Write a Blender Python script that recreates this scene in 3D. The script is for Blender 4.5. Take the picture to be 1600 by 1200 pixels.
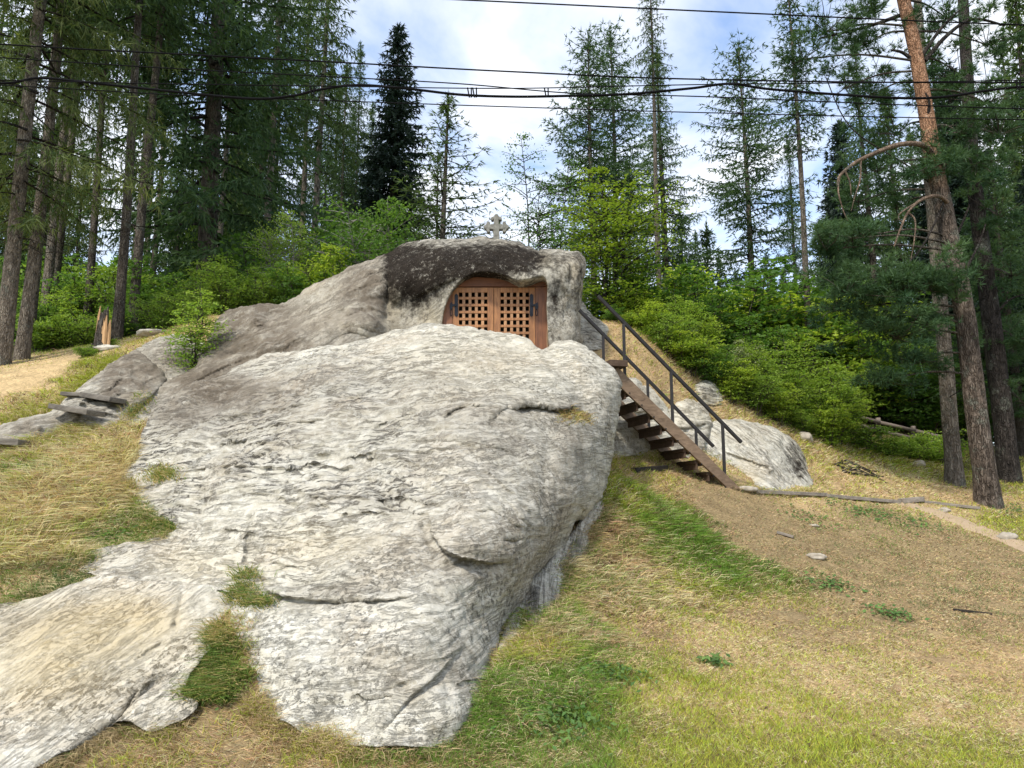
import bpy, bmesh, math, random
import numpy as np
from mathutils import Vector, Matrix

for o in list(bpy.data.objects):
    bpy.data.objects.remove(o, do_unlink=True)
SC = bpy.context.scene
COL = SC.collection
R = math.radians

# ------------------------------------------------------------------ camera
PITCH = 9.0
F = 1200.0                       # focal length in pixels of the 1600 px wide photograph
CAM = np.array([0.0, 0.0, 1.6])
cam_d = bpy.data.cameras.new('camera')
cam_d.sensor_width = 36.0
cam_d.lens = 36.0 * F / 1600.0
cam_d.clip_start = 0.05
cam_d.clip_end = 2000.0
cam = bpy.data.objects.new('camera', cam_d)
COL.objects.link(cam)
cam.location = CAM.tolist()
cam.rotation_euler = (R(90 + PITCH), 0, 0)
SC.camera = cam

# ------------------------------------------------------------------ sky, sun, exposure
SUN_EL, SUN_AZ = 52.0, 215.0     # degrees; azimuth clockwise from +Y (behind the viewer, to the left)
EXPOSURE = 0.76
world = bpy.data.worlds.new('World')
SC.world = world
world.use_nodes = True
wn = world.node_tree.nodes
wl = world.node_tree.links
wn.clear()
w_out = wn.new('ShaderNodeOutputWorld')
w_bg = wn.new('ShaderNodeBackground')
w_sky = wn.new('ShaderNodeTexSky')
w_sky.sky_type = 'NISHITA'
w_sky.sun_disc = False
w_sky.sun_elevation = R(SUN_EL)
w_sky.sun_rotation = R(SUN_AZ)
w_sky.air_density = 1.0
w_sky.dust_density = 1.2
w_sky.ozone_density = 1.5
w_bg.inputs['Strength'].default_value = 0.15
w_tc = wn.new('ShaderNodeTexCoord')
w_sep = wn.new('ShaderNodeSeparateXYZ')
wl.new(w_tc.outputs['Generated'], w_sep.inputs[0])
w_max = wn.new('ShaderNodeMath'); w_max.operation = 'MAXIMUM'; w_max.inputs[1].default_value = 0.06
wl.new(w_sep.outputs['Z'], w_max.inputs[0])
w_div = wn.new('ShaderNodeVectorMath'); w_div.operation = 'DIVIDE'
w_cmb = wn.new('ShaderNodeCombineXYZ')
for i in range(3):
    wl.new(w_max.outputs[0], w_cmb.inputs[i])
wl.new(w_tc.outputs['Generated'], w_div.inputs[0])
wl.new(w_cmb.outputs[0], w_div.inputs[1])
w_map = wn.new('ShaderNodeMapping')
w_map.inputs['Location'].default_value = (0.35, 0.1, 0)
w_map.inputs['Scale'].default_value = (1.0, 0.75, 0.0)
w_map.inputs['Rotation'].default_value = (0, 0, R(25))
wl.new(w_div.outputs[0], w_map.inputs[0])
w_n = wn.new('ShaderNodeTexNoise')
w_n.inputs['Scale'].default_value = 1.5
w_n.inputs['Detail'].default_value = 7.0
w_n.inputs['Roughness'].default_value = 0.55
w_n.inputs['Distortion'].default_value = 0.35
wl.new(w_map.outputs[0], w_n.inputs['Vector'])
w_r = wn.new('ShaderNodeValToRGB')
w_r.color_ramp.elements[0].position = 0.38
w_r.color_ramp.elements[0].color = (0.10, 0.10, 0.10, 1)
w_r.color_ramp.elements[1].position = 0.58
w_r.color_ramp.elements[1].color = (0.93, 0.93, 0.93, 1)
wl.new(w_n.outputs['Fac'], w_r.inputs[0])
w_mix = wn.new('ShaderNodeMix'); w_mix.data_type = 'RGBA'
wl.new(w_r.outputs[0], w_mix.inputs['Factor'])
w_tint = wn.new('ShaderNodeMix'); w_tint.data_type = 'RGBA'; w_tint.blend_type = 'MULTIPLY'
w_tint.inputs['Factor'].default_value = 1.0
w_tint.inputs['B'].default_value = (1.18, 1.24, 1.3, 1)
wl.new(w_sky.outputs[0], w_tint.inputs['A'])
wl.new(w_tint.outputs['Result'], w_mix.inputs['A'])
w_mix.inputs['B'].default_value = (4.9, 5.05, 5.35, 1)       # thin white cloud
wl.new(w_mix.outputs['Result'], w_bg.inputs['Color'])
wl.new(w_bg.outputs[0], w_out.inputs[0])

sun_d = bpy.data.lights.new('sun', 'SUN')
sun_d.energy = 2.6
sun_d.angle = R(6)
sun_d.color = (1.0, 0.94, 0.84)
sun = bpy.data.objects.new('sun', sun_d)
COL.objects.link(sun)
_az, _el = R(SUN_AZ), R(SUN_EL)
sun_dir = Vector((math.sin(_az) * math.cos(_el), math.cos(_az) * math.cos(_el), math.sin(_el)))
sun.rotation_euler = (-sun_dir).to_track_quat('-Z', 'Y').to_euler()
sun.location = (sun_dir * 60)[:]

SC.view_settings.view_transform = 'Standard'
SC.view_settings.look = 'None'
SC.view_settings.exposure = EXPOSURE
SC.view_settings.gamma = 1.0
SC.view_settings.use_curve_mapping = False
SC.render.engine = 'CYCLES'
SC.cycles.max_bounces = 6
SC.cycles.diffuse_bounces = 3
SC.cycles.transmission_bounces = 3
SC.cycles.transparent_max_bounces = 6

# ------------------------------------------------------------------ geometry helpers
CT, ST = math.cos(R(PITCH)), math.sin(R(PITCH))


def W(px, py, Y):
    """World point on the sight line through a photograph pixel, Y metres ahead."""
    px, py, Y = np.broadcast_arrays(np.asarray(px, float), np.asarray(py, float), np.asarray(Y, float))
    v = (600.0 - py) / F
    den = CT - ST * v
    return np.stack([Y * (px - 800.0) / F / den, Y, CAM[2] + Y * (ST + CT * v) / den], -1)


def PX(P):
    d = P - CAM
    dep = d[..., 1] * CT + d[..., 2] * ST
    up = -d[..., 1] * ST + d[..., 2] * CT
    dep = np.maximum(dep, 0.05)
    return np.stack([800 + F * d[..., 0] / dep, 600 - F * up / dep], -1)


_rs = np.random.RandomState(7)
_perm = _rs.permutation(256)
_perm = np.concatenate([_perm, _perm, _perm])
_grad = _rs.normal(size=(256, 3))
_grad /= np.linalg.norm(_grad, axis=1)[:, None]


def noise(P):
    P = np.asarray(P, float)
    i = np.floor(P).astype(int)
    f = P - i
    u = f * f * f * (f * (f * 6 - 15) + 10)
    i &= 255
    out = 0
    for dx in (0, 1):
        wx = u[..., 0] if dx else 1 - u[..., 0]
        for dy in (0, 1):
            wy = u[..., 1] if dy else 1 - u[..., 1]
            for dz in (0, 1):
                wz = u[..., 2] if dz else 1 - u[..., 2]
                h = _perm[_perm[_perm[(i[..., 0] + dx) & 255] + ((i[..., 1] + dy) & 255)] + ((i[..., 2] + dz) & 255)]
                g = _grad[h]
                out = out + wx * wy * wz * (g[..., 0] * (f[..., 0] - dx) + g[..., 1] * (f[..., 1] - dy) + g[..., 2] * (f[..., 2] - dz))
    return out * 1.6


def fbm(P, octv=4, lac=2.1, gain=0.5):
    a, s, t = 1.0, 0.0, 0.0
    P = np.asarray(P, float)
    for k in range(octv):
        s = s + a * noise(P + 17.3 * k)
        t += a
        a *= gain
        P = P * lac
    return s / t


def ss(a, b, x):
    t = np.clip((x - a) / (b - a), 0, 1)
    return t * t * (3 - 2 * t)


class TPS:
    """smooth surface through scattered control values"""
    def __init__(s, pts, val, lam=1e-4, scale=1.0):
        s.sc = scale
        p = np.asarray(pts, float) / scale
        n = len(p)
        K = s.k(p, p) + lam * np.eye(n)
        Q = np.hstack([np.ones((n, 1)), p])
        A = np.block([[K, Q], [Q.T, np.zeros((3, 3))]])
        v = np.asarray(val, float)
        sol = np.linalg.solve(A, np.concatenate([v, np.zeros(3)]))
        s.p, s.w, s.a = p, sol[:n], sol[n:]

    @staticmethod
    def k(a, b):
        d2 = ((a[:, None, :] - b[None, :, :]) ** 2).sum(-1)
        return 0.5 * d2 * np.log(d2 + 1e-12)

    def __call__(s, q):
        q = np.asarray(q, float)
        sh = q.shape[:-1]
        q = q.reshape(-1, 2) / s.sc
        out = np.empty(len(q))
        for i in range(0, len(q), 20000):
            c = q[i:i + 20000]
            out[i:i + 20000] = s.k(c, s.p) @ s.w + s.a[0] + c @ s.a[1:]
        return out.reshape(sh)


def new_obj(name, me, parent=None, mat=None):
    o = bpy.data.objects.new(name, me)
    COL.objects.link(o)
    if mat is not None and me is not None and len(me.materials) == 0:
        me.materials.append(mat)
    if parent is not None:
        o.parent = parent
    return o


def tag(o, label=None, cat=None, group=None, kind=None):
    if label: o['label'] = label
    if cat: o['category'] = cat
    if group: o['group'] = group
    if kind: o['kind'] = kind
    return o


def thing(name, loc, label, cat, group=None):
    o = bpy.data.objects.new(name, None)
    COL.objects.link(o)
    o.empty_display_size = 0.2
    o.location = [float(a) for a in loc]
    return tag(o, label, cat, group)


def mesh_np(name, V, faces, smooth=True, mat=None):
    """faces: list of int arrays (n,3) or (n,4)"""
    V = np.asarray(V, np.float32)
    faces = [np.asarray(f, np.int32) for f in faces if len(f)]
    me = bpy.data.meshes.new(name)
    me.vertices.add(len(V))
    me.vertices.foreach_set('co', V.ravel())
    nl = sum(f.size for f in faces)
    me.loops.add(nl)
    me.loops.foreach_set('vertex_index', np.concatenate([f.ravel() for f in faces]))
    tot = np.concatenate([np.full(len(f), f.shape[1], np.int32) for f in faces])
    st = np.concatenate([[0], np.cumsum(tot)[:-1]]).astype(np.int32)
    me.polygons.add(len(tot))
    me.polygons.foreach_set('loop_start', st)
    me.polygons.foreach_set('loop_total', tot)
    me.polygons.foreach_set('use_smooth', np.full(len(tot), smooth, bool))
    me.update(calc_edges=True)
    me.validate()
    if mat is not None:
        me.materials.append(mat)
    return me


def vcol(me, name, C):
    a = me.color_attributes.new(name, 'FLOAT_COLOR', 'POINT')
    C = np.asarray(C, np.float32)
    if C.shape[1] == 3:
        C = np.hstack([C, np.ones((len(C), 1), np.float32)])
    a.data.foreach_set('color', np.ascontiguousarray(C).ravel())


def vnormals(V, faces):
    N = np.zeros_like(V)
    for f in faces:
        if not len(f): continue
        n = np.cross(V[f[:, 2]] - V[f[:, 0]], V[f[:, -1]] - V[f[:, 1]]) if f.shape[1] == 4 else np.cross(V[f[:, 1]] - V[f[:, 0]], V[f[:, 2]] - V[f[:, 0]])
        for k in range(f.shape[1]):
            np.add.at(N, f[:, k], n)
    return N / np.maximum(np.linalg.norm(N, axis=1), 1e-9)[:, None]


class MB:
    """collects boxes, prisms and tubes for one part"""
    def __init__(s):
        s.v, s.f = [], []

    def box(s, c, size, rot=None):
        c = Vector(c); hx, hy, hz = [a / 2 for a in size]
        M = rot if rot is not None else Matrix.Identity(3)
        b = len(s.v)
        for x in (-hx, hx):
            for y in (-hy, hy):
                for z in (-hz, hz):
                    s.v.append(tuple(c + M @ Vector((x, y, z))))
        for q in ((0, 1, 3, 2), (4, 6, 7, 5), (0, 4, 5, 1), (2, 3, 7, 6), (0, 2, 6, 4), (1, 5, 7, 3)):
            s.f.append([b + k for k in q])
        return s

    def beam(s, a, b, w, h, up=(0, 0, 1)):
        a, b = Vector(a), Vector(b)
        d = (b - a).normalized()
        u = Vector(up)
        side = d.cross(u).normalized()
        u = side.cross(d).normalized()
        M = Matrix((side, d, u)).transposed()
        return s.box((a + b) / 2, (w, (b - a).length, h), M)

    def prism(s, pts, off):
        """pts: closed 3-D polygon, extruded by off"""
        b = len(s.v); n = len(pts); off = Vector(off)
        for p in pts: s.v.append(tuple(Vector(p)))
        for p in pts: s.v.append(tuple(Vector(p) + off))
        s.f.append([b + k for k in range(n)][::-1])
        s.f.append([b + n + k for k in range(n)])
        for k in range(n):
            s.f.append([b + k, b + (k + 1) % n, b + n + (k + 1) % n, b + n + k])
        return s

    def tube(s, pts, rad, n=8, caps=True):
        V, Fq = tube_np(np.array(pts, float), rad, n)
        b = len(s.v)
        s.v += [tuple(x) for x in V]
        s.f += [[b + int(k) for k in q] for q in Fq]
        if caps:
            s.f.append([b + k for k in range(n)][::-1])
            m = len(V) - n
            s.f.append([b + m + k for k in range(n)])
        return s

    def build(s, name, mat, parent=None, origin=(0, 0, 0), bevel=0.0, seg=2, smooth=False):
        o3 = Vector(origin)
        me = bpy.data.meshes.new(name)
        me.from_pydata([tuple(Vector(v) - o3) for v in s.v], [], s.f)
        if bevel > 0:
            bm = bmesh.new(); bm.from_mesh(me)
            bmesh.ops.recalc_face_normals(bm, faces=bm.faces)
            ed = [e for e in bm.edges if len(e.link_faces) == 2 and e.calc_face_angle(0) > 0.5]
            bmesh.ops.bevel(bm, geom=ed, offset=bevel, segments=seg, affect='EDGES', profile=0.6)
            bm.to_mesh(me); bm.free()
        else:
            bm = bmesh.new(); bm.from_mesh(me)
            bmesh.ops.recalc_face_normals(bm, faces=bm.faces)
            bm.to_mesh(me); bm.free()
        me.update()
        if smooth:
            me.polygons.foreach_set('use_smooth', [True] * len(me.polygons))
        return new_obj(name, me, parent, mat)


def tube_np(P, rad, n=8, twist=0.0):
    P = np.asarray(P, float)
    m = len(P)
    rad = np.broadcast_to(np.asarray(rad, float), (m,))
    T = np.gradient(P, axis=0)
    T /= np.maximum(np.linalg.norm(T, axis=1), 1e-9)[:, None]
    ref = np.array([0.31, 0.17, 0.93]) if abs(T[:, 2]).mean() < 0.8 else np.array([0.9, 0.43, 0.07])
    A = np.cross(T, ref); A /= np.linalg.norm(A, axis=1)[:, None]
    B = np.cross(T, A)
    th = np.arange(n) * 2 * np.pi / n
    V = P[:, None, :] + rad[:, None, None] * (np.cos(th)[None, :, None] * A[:, None, :] + np.sin(th)[None, :, None] * B[:, None, :])
    i = np.arange(m - 1)[:, None] * n
    j = np.arange(n)[None, :]
    j2 = (j + 1) % n
    Q = np.stack([i + j, i + j2, i + n + j2, i + n + j], -1).reshape(-1, 4)
    return V.reshape(-1, 3), Q


def catmull(P, n=8, closed=False):
    P = np.asarray(P, float)
    m = len(P)
    out = []
    rng = range(m) if closed else range(m - 1)
    for i in rng:
        if closed:
            p0, p1, p2, p3 = P[(i - 1) % m], P[i], P[(i + 1) % m], P[(i + 2) % m]
        else:
            p0, p1, p2, p3 = P[max(i - 1, 0)], P[i], P[i + 1], P[min(i + 2, m - 1)]
        t = np.linspace(0, 1, n, endpoint=False)[:, None]
        out.append(0.5 * (2 * p1 + (p2 - p0) * t + (2 * p0 - 5 * p1 + 4 * p2 - p3) * t ** 2 + (3 * p1 - p0 - 3 * p2 + p3) * t ** 3))
    if not closed:
        out.append(P[-1:])
    return np.concatenate(out)

# ------------------------------------------------------------------ materials
MATS = {}


def mat(name, build):
    if name in MATS: return MATS[name]
    m = bpy.data.materials.new(name)
    m.use_nodes = True
    nt = m.node_tree
    nt.nodes.clear()
    out = nt.nodes.new('ShaderNodeOutputMaterial')
    g = G(nt)
    sh = build(g)
    nt.links.new(sh, out.inputs['Surface'])
    MATS[name] = m
    return m


class G:
    """tiny node-graph writer"""
    def __init__(s, nt): s.nt = nt; s.n = nt.nodes; s.l = nt.links

    def put(s, node, key, v):
        if hasattr(v, 'is_linked') or isinstance(v, bpy.types.NodeSocket): s.l.new(v, node.inputs[key])
        else: node.inputs[key].default_value = v

    def coord(s, which='Object'):
        return s.n.new('ShaderNodeTexCoord').outputs[which]

    def attr(s, name):
        a = s.n.new('ShaderNodeAttribute'); a.attribute_name = name
        return a

    def mapping(s, vec, scale=(1, 1, 1), rot=(0, 0, 0), loc=(0, 0, 0)):
        m = s.n.new('ShaderNodeMapping')
        s.l.new(vec, m.inputs[0])
        m.inputs['Scale'].default_value = scale; m.inputs['Rotation'].default_value = rot; m.inputs['Location'].default_value = loc
        return m.outputs[0]

    def noise(s, vec, scale, detail=4, rough=0.55, dist=0.0):
        n = s.n.new('ShaderNodeTexNoise')
        s.l.new(vec, n.inputs['Vector'])
        n.inputs['Scale'].default_value = scale; n.inputs['Detail'].default_value = detail
        n.inputs['Roughness'].default_value = rough; n.inputs['Distortion'].default_value = dist
        return n.outputs['Fac']

    def voro(s, vec, scale, feat='F1', out='Distance', rand=1.0):
        n = s.n.new('ShaderNodeTexVoronoi'); n.feature = feat
        s.l.new(vec, n.inputs['Vector']); n.inputs['Scale'].default_value = scale
        n.inputs['Randomness'].default_value = rand
        return n.outputs[out]

    def ramp(s, fac, stops):
        r = s.n.new('ShaderNodeValToRGB')
        e = r.color_ramp.elements
        while len(e) < len(stops): e.new(0.5)
        for k, (p, c) in enumerate(stops):
            e[k].position = p
            e[k].color = (c, c, c, 1) if isinstance(c, (int, float)) else (*c, 1)
        s.l.new(fac, r.inputs[0])
        return r.outputs[0]

    def mix(s, fac, a, b, mode='MIX'):
        m = s.n.new('ShaderNodeMix'); m.data_type = 'RGBA'; m.blend_type = mode
        for k, v in (('Factor', fac), ('A', a), ('B', b)):
            if isinstance(v, tuple) and len(v) == 3: v = (*v, 1)
            s.put(m, k, v)
        return m.outputs['Result']

    def math(s, op, a, b=0.0, clamp=False):
        m = s.n.new('ShaderNodeMath'); m.operation = op; m.use_clamp = clamp
        s.put(m, 0, a); s.put(m, 1, b)
        return m.outputs[0]

    def bump(s, h, strength=0.5, dist=0.02, normal=None):
        b = s.n.new('ShaderNodeBump')
        b.inputs['Strength'].default_value = strength; b.inputs['Distance'].default_value = dist
        s.l.new(h, b.inputs['Height'])
        if normal is not None: s.l.new(normal, b.inputs['Normal'])
        return b.outputs[0]

    def bsdf(s, col, rough=0.85, normal=None, spec=0.3, metal=0.0):
        p = s.n.new('ShaderNodeBsdfPrincipled')
        if isinstance(col, tuple) and len(col) == 3: col = (*col, 1)
        s.put(p, 'Base Color', col); s.put(p, 'Roughness', rough)
        p.inputs['Specular IOR Level'].default_value = spec
        p.inputs['Metallic'].default_value = metal
        if normal is not None: s.l.new(normal, p.inputs['Normal'])
        return p.outputs[0]

    def leaf(s, col, trans=0.35, rough=0.6, tint=(1.15, 1.2, 0.6)):
        d = s.bsdf(col, rough, spec=0.25)
        t = s.n.new('ShaderNodeBsdfTranslucent')
        s.l.new(s.mix(1.0, col, tint, 'MULTIPLY'), t.inputs[0])
        m = s.n.new('ShaderNodeMixShader'); m.inputs[0].default_value = trans
        s.l.new(d, m.inputs[1]); s.l.new(t.outputs[0], m.inputs[2])
        return m.outputs[0]


def m_rock(g):
    """grey-white sandstone with lichen; attribute stain: R black crust, G ochre, B brown, A pale bleaching"""
    o = g.coord('Object')
    uv = g.attr('strata').outputs['Vector']
    st = g.attr('stain')
    sep = g.n.new('ShaderNodeSeparateColor'); g.l.new(st.outputs['Color'], sep.inputs[0])
    big = g.noise(o, 0.9, 5, 0.6)
    mid = g.noise(o, 4.5, 6, 0.65, 0.4)
    fine = g.noise(o, 26, 6, 0.7)
    base = g.mix(g.ramp(mid, [(0.34, 0.0), (0.62, 1.0)]), (0.42, 0.39, 0.31), (0.60, 0.575, 0.49))
    base = g.mix(g.ramp(big, [(0.45, 0.0), (0.68, 0.6)]), base, (0.40, 0.335, 0.25))
    # long streaks that follow the bedding
    s1 = g.noise(g.mapping(uv, (1.6, 10.0, 1)), 2.2, 9, 0.72, 0.9)
    s2 = g.noise(g.mapping(uv, (3.5, 34.0, 1)), 1.6, 6, 0.7, 0.5)
    s3 = g.noise(g.mapping(uv, (0.7, 1.6, 1)), 1.3, 3, 0.5)
    streak = g.math('MULTIPLY', g.ramp(s1, [(0.50, 0.0), (0.54, 1.0)]), g.ramp(s2, [(0.42, 0.1), (0.50, 1.0)]))
    streak = g.math('MULTIPLY', streak, g.ramp(s3, [(0.36, 0.35), (0.55, 1.0)]))
    base = g.mix(g.math('MULTIPLY', streak, st.outputs['Alpha']), base, (0.075, 0.069, 0.060))
    # lichen: pale crusts and dark freckles
    pale = g.ramp(g.noise(o, 11.0, 7, 0.75, 0.5), [(0.52, 0.0), (0.56, 1.0)])
    base = g.mix(g.math('MULTIPLY', pale, 0.5), base, (0.68, 0.655, 0.575))
    inv = g.math('SUBTRACT', 1.0, g.math('MULTIPLY', st.outputs['Alpha'], 0.75), True)
    fr = g.noise(o, 19.0, 8, 0.76, 0.3)
    fr2 = g.noise(o, 46.0, 5, 0.7, 0.2)
    frm = g.noise(o, 1.9, 5, 0.62)
    freck = g.math('MULTIPLY', g.ramp(fr, [(0.53, 0.0), (0.56, 1.0)]), g.ramp(frm, [(0.44, 0.10), (0.56, 1.0)]))
    freck = g.math('MULTIPLY', freck, inv)
    pits = g.math('MULTIPLY', g.ramp(fr2, [(0.64, 0.0), (0.68, 1.0)]), 0.7)
    freck = g.math('MAXIMUM', freck, pits)
    base = g.mix(g.math('MULTIPLY', freck, 0.85), base, (0.11, 0.105, 0.087))
    # ochre and brown weathering, black crust
    och = g.math('MULTIPLY', sep.outputs[1], g.ramp(mid, [(0.25, 0.5), (0.6, 1.0)]))
    base = g.mix(g.math('MULTIPLY', och, 0.75), base, (0.46, 0.36, 0.19))
    brn = g.math('MULTIPLY', sep.outputs[2], g.ramp(g.noise(o, 3.2, 6, 0.7), [(0.30, 0.45), (0.55, 1.0)]), True)
    base = g.mix(brn, base, (0.165, 0.138, 0.105))
    edge = g.math('ADD', sep.outputs[0], g.math('MULTIPLY', g.math('SUBTRACT', g.noise(o, 6, 8, 0.78), 0.5), 1.9))
    drip = g.noise(g.mapping(o, (6, 6, 1.1)), 1.6, 6, 0.7, 0.3)
    edge = g.math('ADD', edge, g.math('MULTIPLY', g.math('SUBTRACT', drip, 0.5), 0.9))
    blk = g.ramp(edge, [(0.25, 0.0), (0.45, 0.55), (0.75, 1.0)])
    sp = g.ramp(g.noise(o, 30, 4, 0.7), [(0.62, 1.0), (0.68, 0.25)])
    sp = g.math('MULTIPLY', sp, g.ramp(g.noise(o, 5.5, 7, 0.8, 0.4), [(0.56, 1.0), (0.66, 0.45)]))
    base = g.mix(g.math('MULTIPLY', blk, sp), base, g.mix(g.noise(o, 7, 5, .7), (0.006, 0.005, 0.004), (0.045, 0.036, 0.028)))
    h = g.math('ADD', g.math('MULTIPLY', fine, 0.35), g.math('MULTIPLY', g.math('MULTIPLY', g.noise(g.mapping(uv, (2.0, 14.0, 1)), 2.0, 6, 0.7, 0.5), 1.0), st.outputs['Alpha']))
    h = g.math('ADD', h, g.math('MULTIPLY', g.noise(o, 8, 6, 0.7), 0.3))
    h = g.math('ADD', h, g.math('MULTIPLY', g.noise(o, 70, 3, 0.6), 0.15))
    h = g.math('SUBTRACT', h, g.math('MULTIPLY', freck, 0.12))
    h = g.math('SUBTRACT', h, g.math('MULTIPLY', streak, 0.25))
    n = g.bump(h, 0.9, 0.05)
    return g.bsdf(base, 0.95, n, 0.06)


def m_ground(g):
    o = g.coord('Object')
    c = g.attr('soil').outputs['Color']
    n1 = g.noise(o, 3.0, 6, 0.65)
    n2 = g.noise(o, 28, 5, 0.7)
    n3 = g.noise(o, 110, 3, 0.7)
    col = g.mix(1.0, c, g.ramp(n1, [(0.3, 0.72), (0.7, 1.25)]), 'MULTIPLY')
    col = g.mix(1.0, col, g.ramp(n2, [(0.3, 0.55), (0.7, 1.4)]), 'MULTIPLY')
    h = g.math('ADD', n2, g.math('MULTIPLY', n3, 0.5))
    return g.bsdf(col, 0.95, g.bump(h, 0.8, 0.03), 0.1)


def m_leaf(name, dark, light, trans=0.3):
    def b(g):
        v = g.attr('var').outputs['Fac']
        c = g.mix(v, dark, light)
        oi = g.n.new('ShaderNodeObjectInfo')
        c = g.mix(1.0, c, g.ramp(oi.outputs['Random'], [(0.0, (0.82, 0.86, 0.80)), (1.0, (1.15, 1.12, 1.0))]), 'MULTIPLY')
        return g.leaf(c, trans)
    return mat(name, b)


def m_grass(g):
    c = g.attr('tint').outputs['Color']
    return g.leaf(c, 0.3, 0.7, (1.0, 1.0, 0.8))


def m_bark(name, a, b, c, scale=1.0, orange=None, plates=1.0):
    def f(g):
        o = g.coord('Object')
        m = g.mapping(o, (7 * scale, 7 * scale, 1.6 * scale))
        n = g.noise(m, 2.0, 7, 0.7, 0.6)
        v = g.voro(g.mapping(o, (9 * scale, 9 * scale, 2.4 * scale)), 2.0)
        col = g.ramp(n, [(0.3, a), (0.5, b), (0.7, c)])
        wv = g.n.new('ShaderNodeTexNoise'); g.l.new(o, wv.inputs['Vector']); wv.inputs['Scale'].default_value = 5.0; wv.inputs['Detail'].default_value = 4.0
        wo = g.n.new('ShaderNodeVectorMath'); wo.operation = 'MULTIPLY_ADD'
        g.l.new(wv.outputs['Color'], wo.inputs[0]); wo.inputs[1].default_value = (.14, .14, .5); g.l.new(o, wo.inputs[2])
        ed = g.voro(g.mapping(wo.outputs[0], (13 * scale, 13 * scale, 2.6 * scale)), 2.0, 'DISTANCE_TO_EDGE')
        fis = g.math('MULTIPLY', g.ramp(ed, [(0.0, 1.0), (0.22, 0.0)]), g.ramp(g.noise(o, 6, 4, .6), [(.35, .2), (.6, 1.0)]))
        col = g.mix(g.math('MULTIPLY', fis, 0.6 * plates), col, tuple(x * .7 for x in a))
        spots = g.ramp(g.noise(o, 3.0, 5, 0.7), [(0.55, 0.0), (0.66, 0.7)])
        col = g.mix(spots, col, (0.20, 0.21, 0.17))
        if orange is not None:
            sx = g.n.new('ShaderNodeSeparateXYZ'); g.l.new(o, sx.inputs[0])
            z = g.math('ADD', sx.outputs[2], g.math('MULTIPLY', n, 1.6))
            k = g.ramp(g.math('DIVIDE', z, 12.0), [(orange[0] / 12.0, 0.0), (orange[1] / 12.0, 1.0)])
            fl = g.noise(g.mapping(o, (5, 5, 2.5)), 3.0, 5, 0.7)
            oc = g.ramp(fl, [(0.32, (0.20, 0.105, 0.06)), (0.55, (0.42, 0.235, 0.14)), (0.72, (0.50, 0.36, 0.26))])
            col = g.mix(k, col, oc)
        h = g.math('ADD', g.math('MULTIPLY', n, 1.0), g.math('MULTIPLY', fis, -0.9 * plates))
        return g.bsdf(col, 0.9, g.bump(h, 1.0, 0.06), 0.15)
    return mat(name, f)


def m_wood(name, a, b, grain=(2, 30, 30), rough=0.6, spec=0.35, axis_scale=1.0):
    def f(g):
        o = g.coord('Object')
        n = g.noise(g.mapping(o, grain), 1.0, 6, 0.65, 0.8)
        n2 = g.noise(o, 2.5, 4, 0.6)
        col = g.mix(g.ramp(n, [(0.3, 0.0), (0.7, 1.0)]), a, b)
        col = g.mix(1.0, col, g.ramp(n2, [(0.3, 0.72), (0.7, 1.15)]), 'MULTIPLY')
        return g.bsdf(col, rough, g.bump(n, 0.35, 0.004), spec)
    return mat(name, f)


def m_plain(name, col, rough=0.6, metal=0.0, spec=0.4, vary=0.3, scale=20):
    def f(g):
        o = g.coord('Object')
        n = g.noise(o, scale, 5, 0.65)
        c = g.mix(1.0, col, g.ramp(n, [(0.3, 1 - vary), (0.7, 1 + vary)]), 'MULTIPLY')
        return g.bsdf(c, rough, g.bump(n, 0.25, 0.004), spec, metal)
    return mat(name, f)


ROCK = mat('rock', m_rock)
GROUND = mat('ground', m_ground)
GRASS = mat('grass_blade', m_grass)

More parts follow.
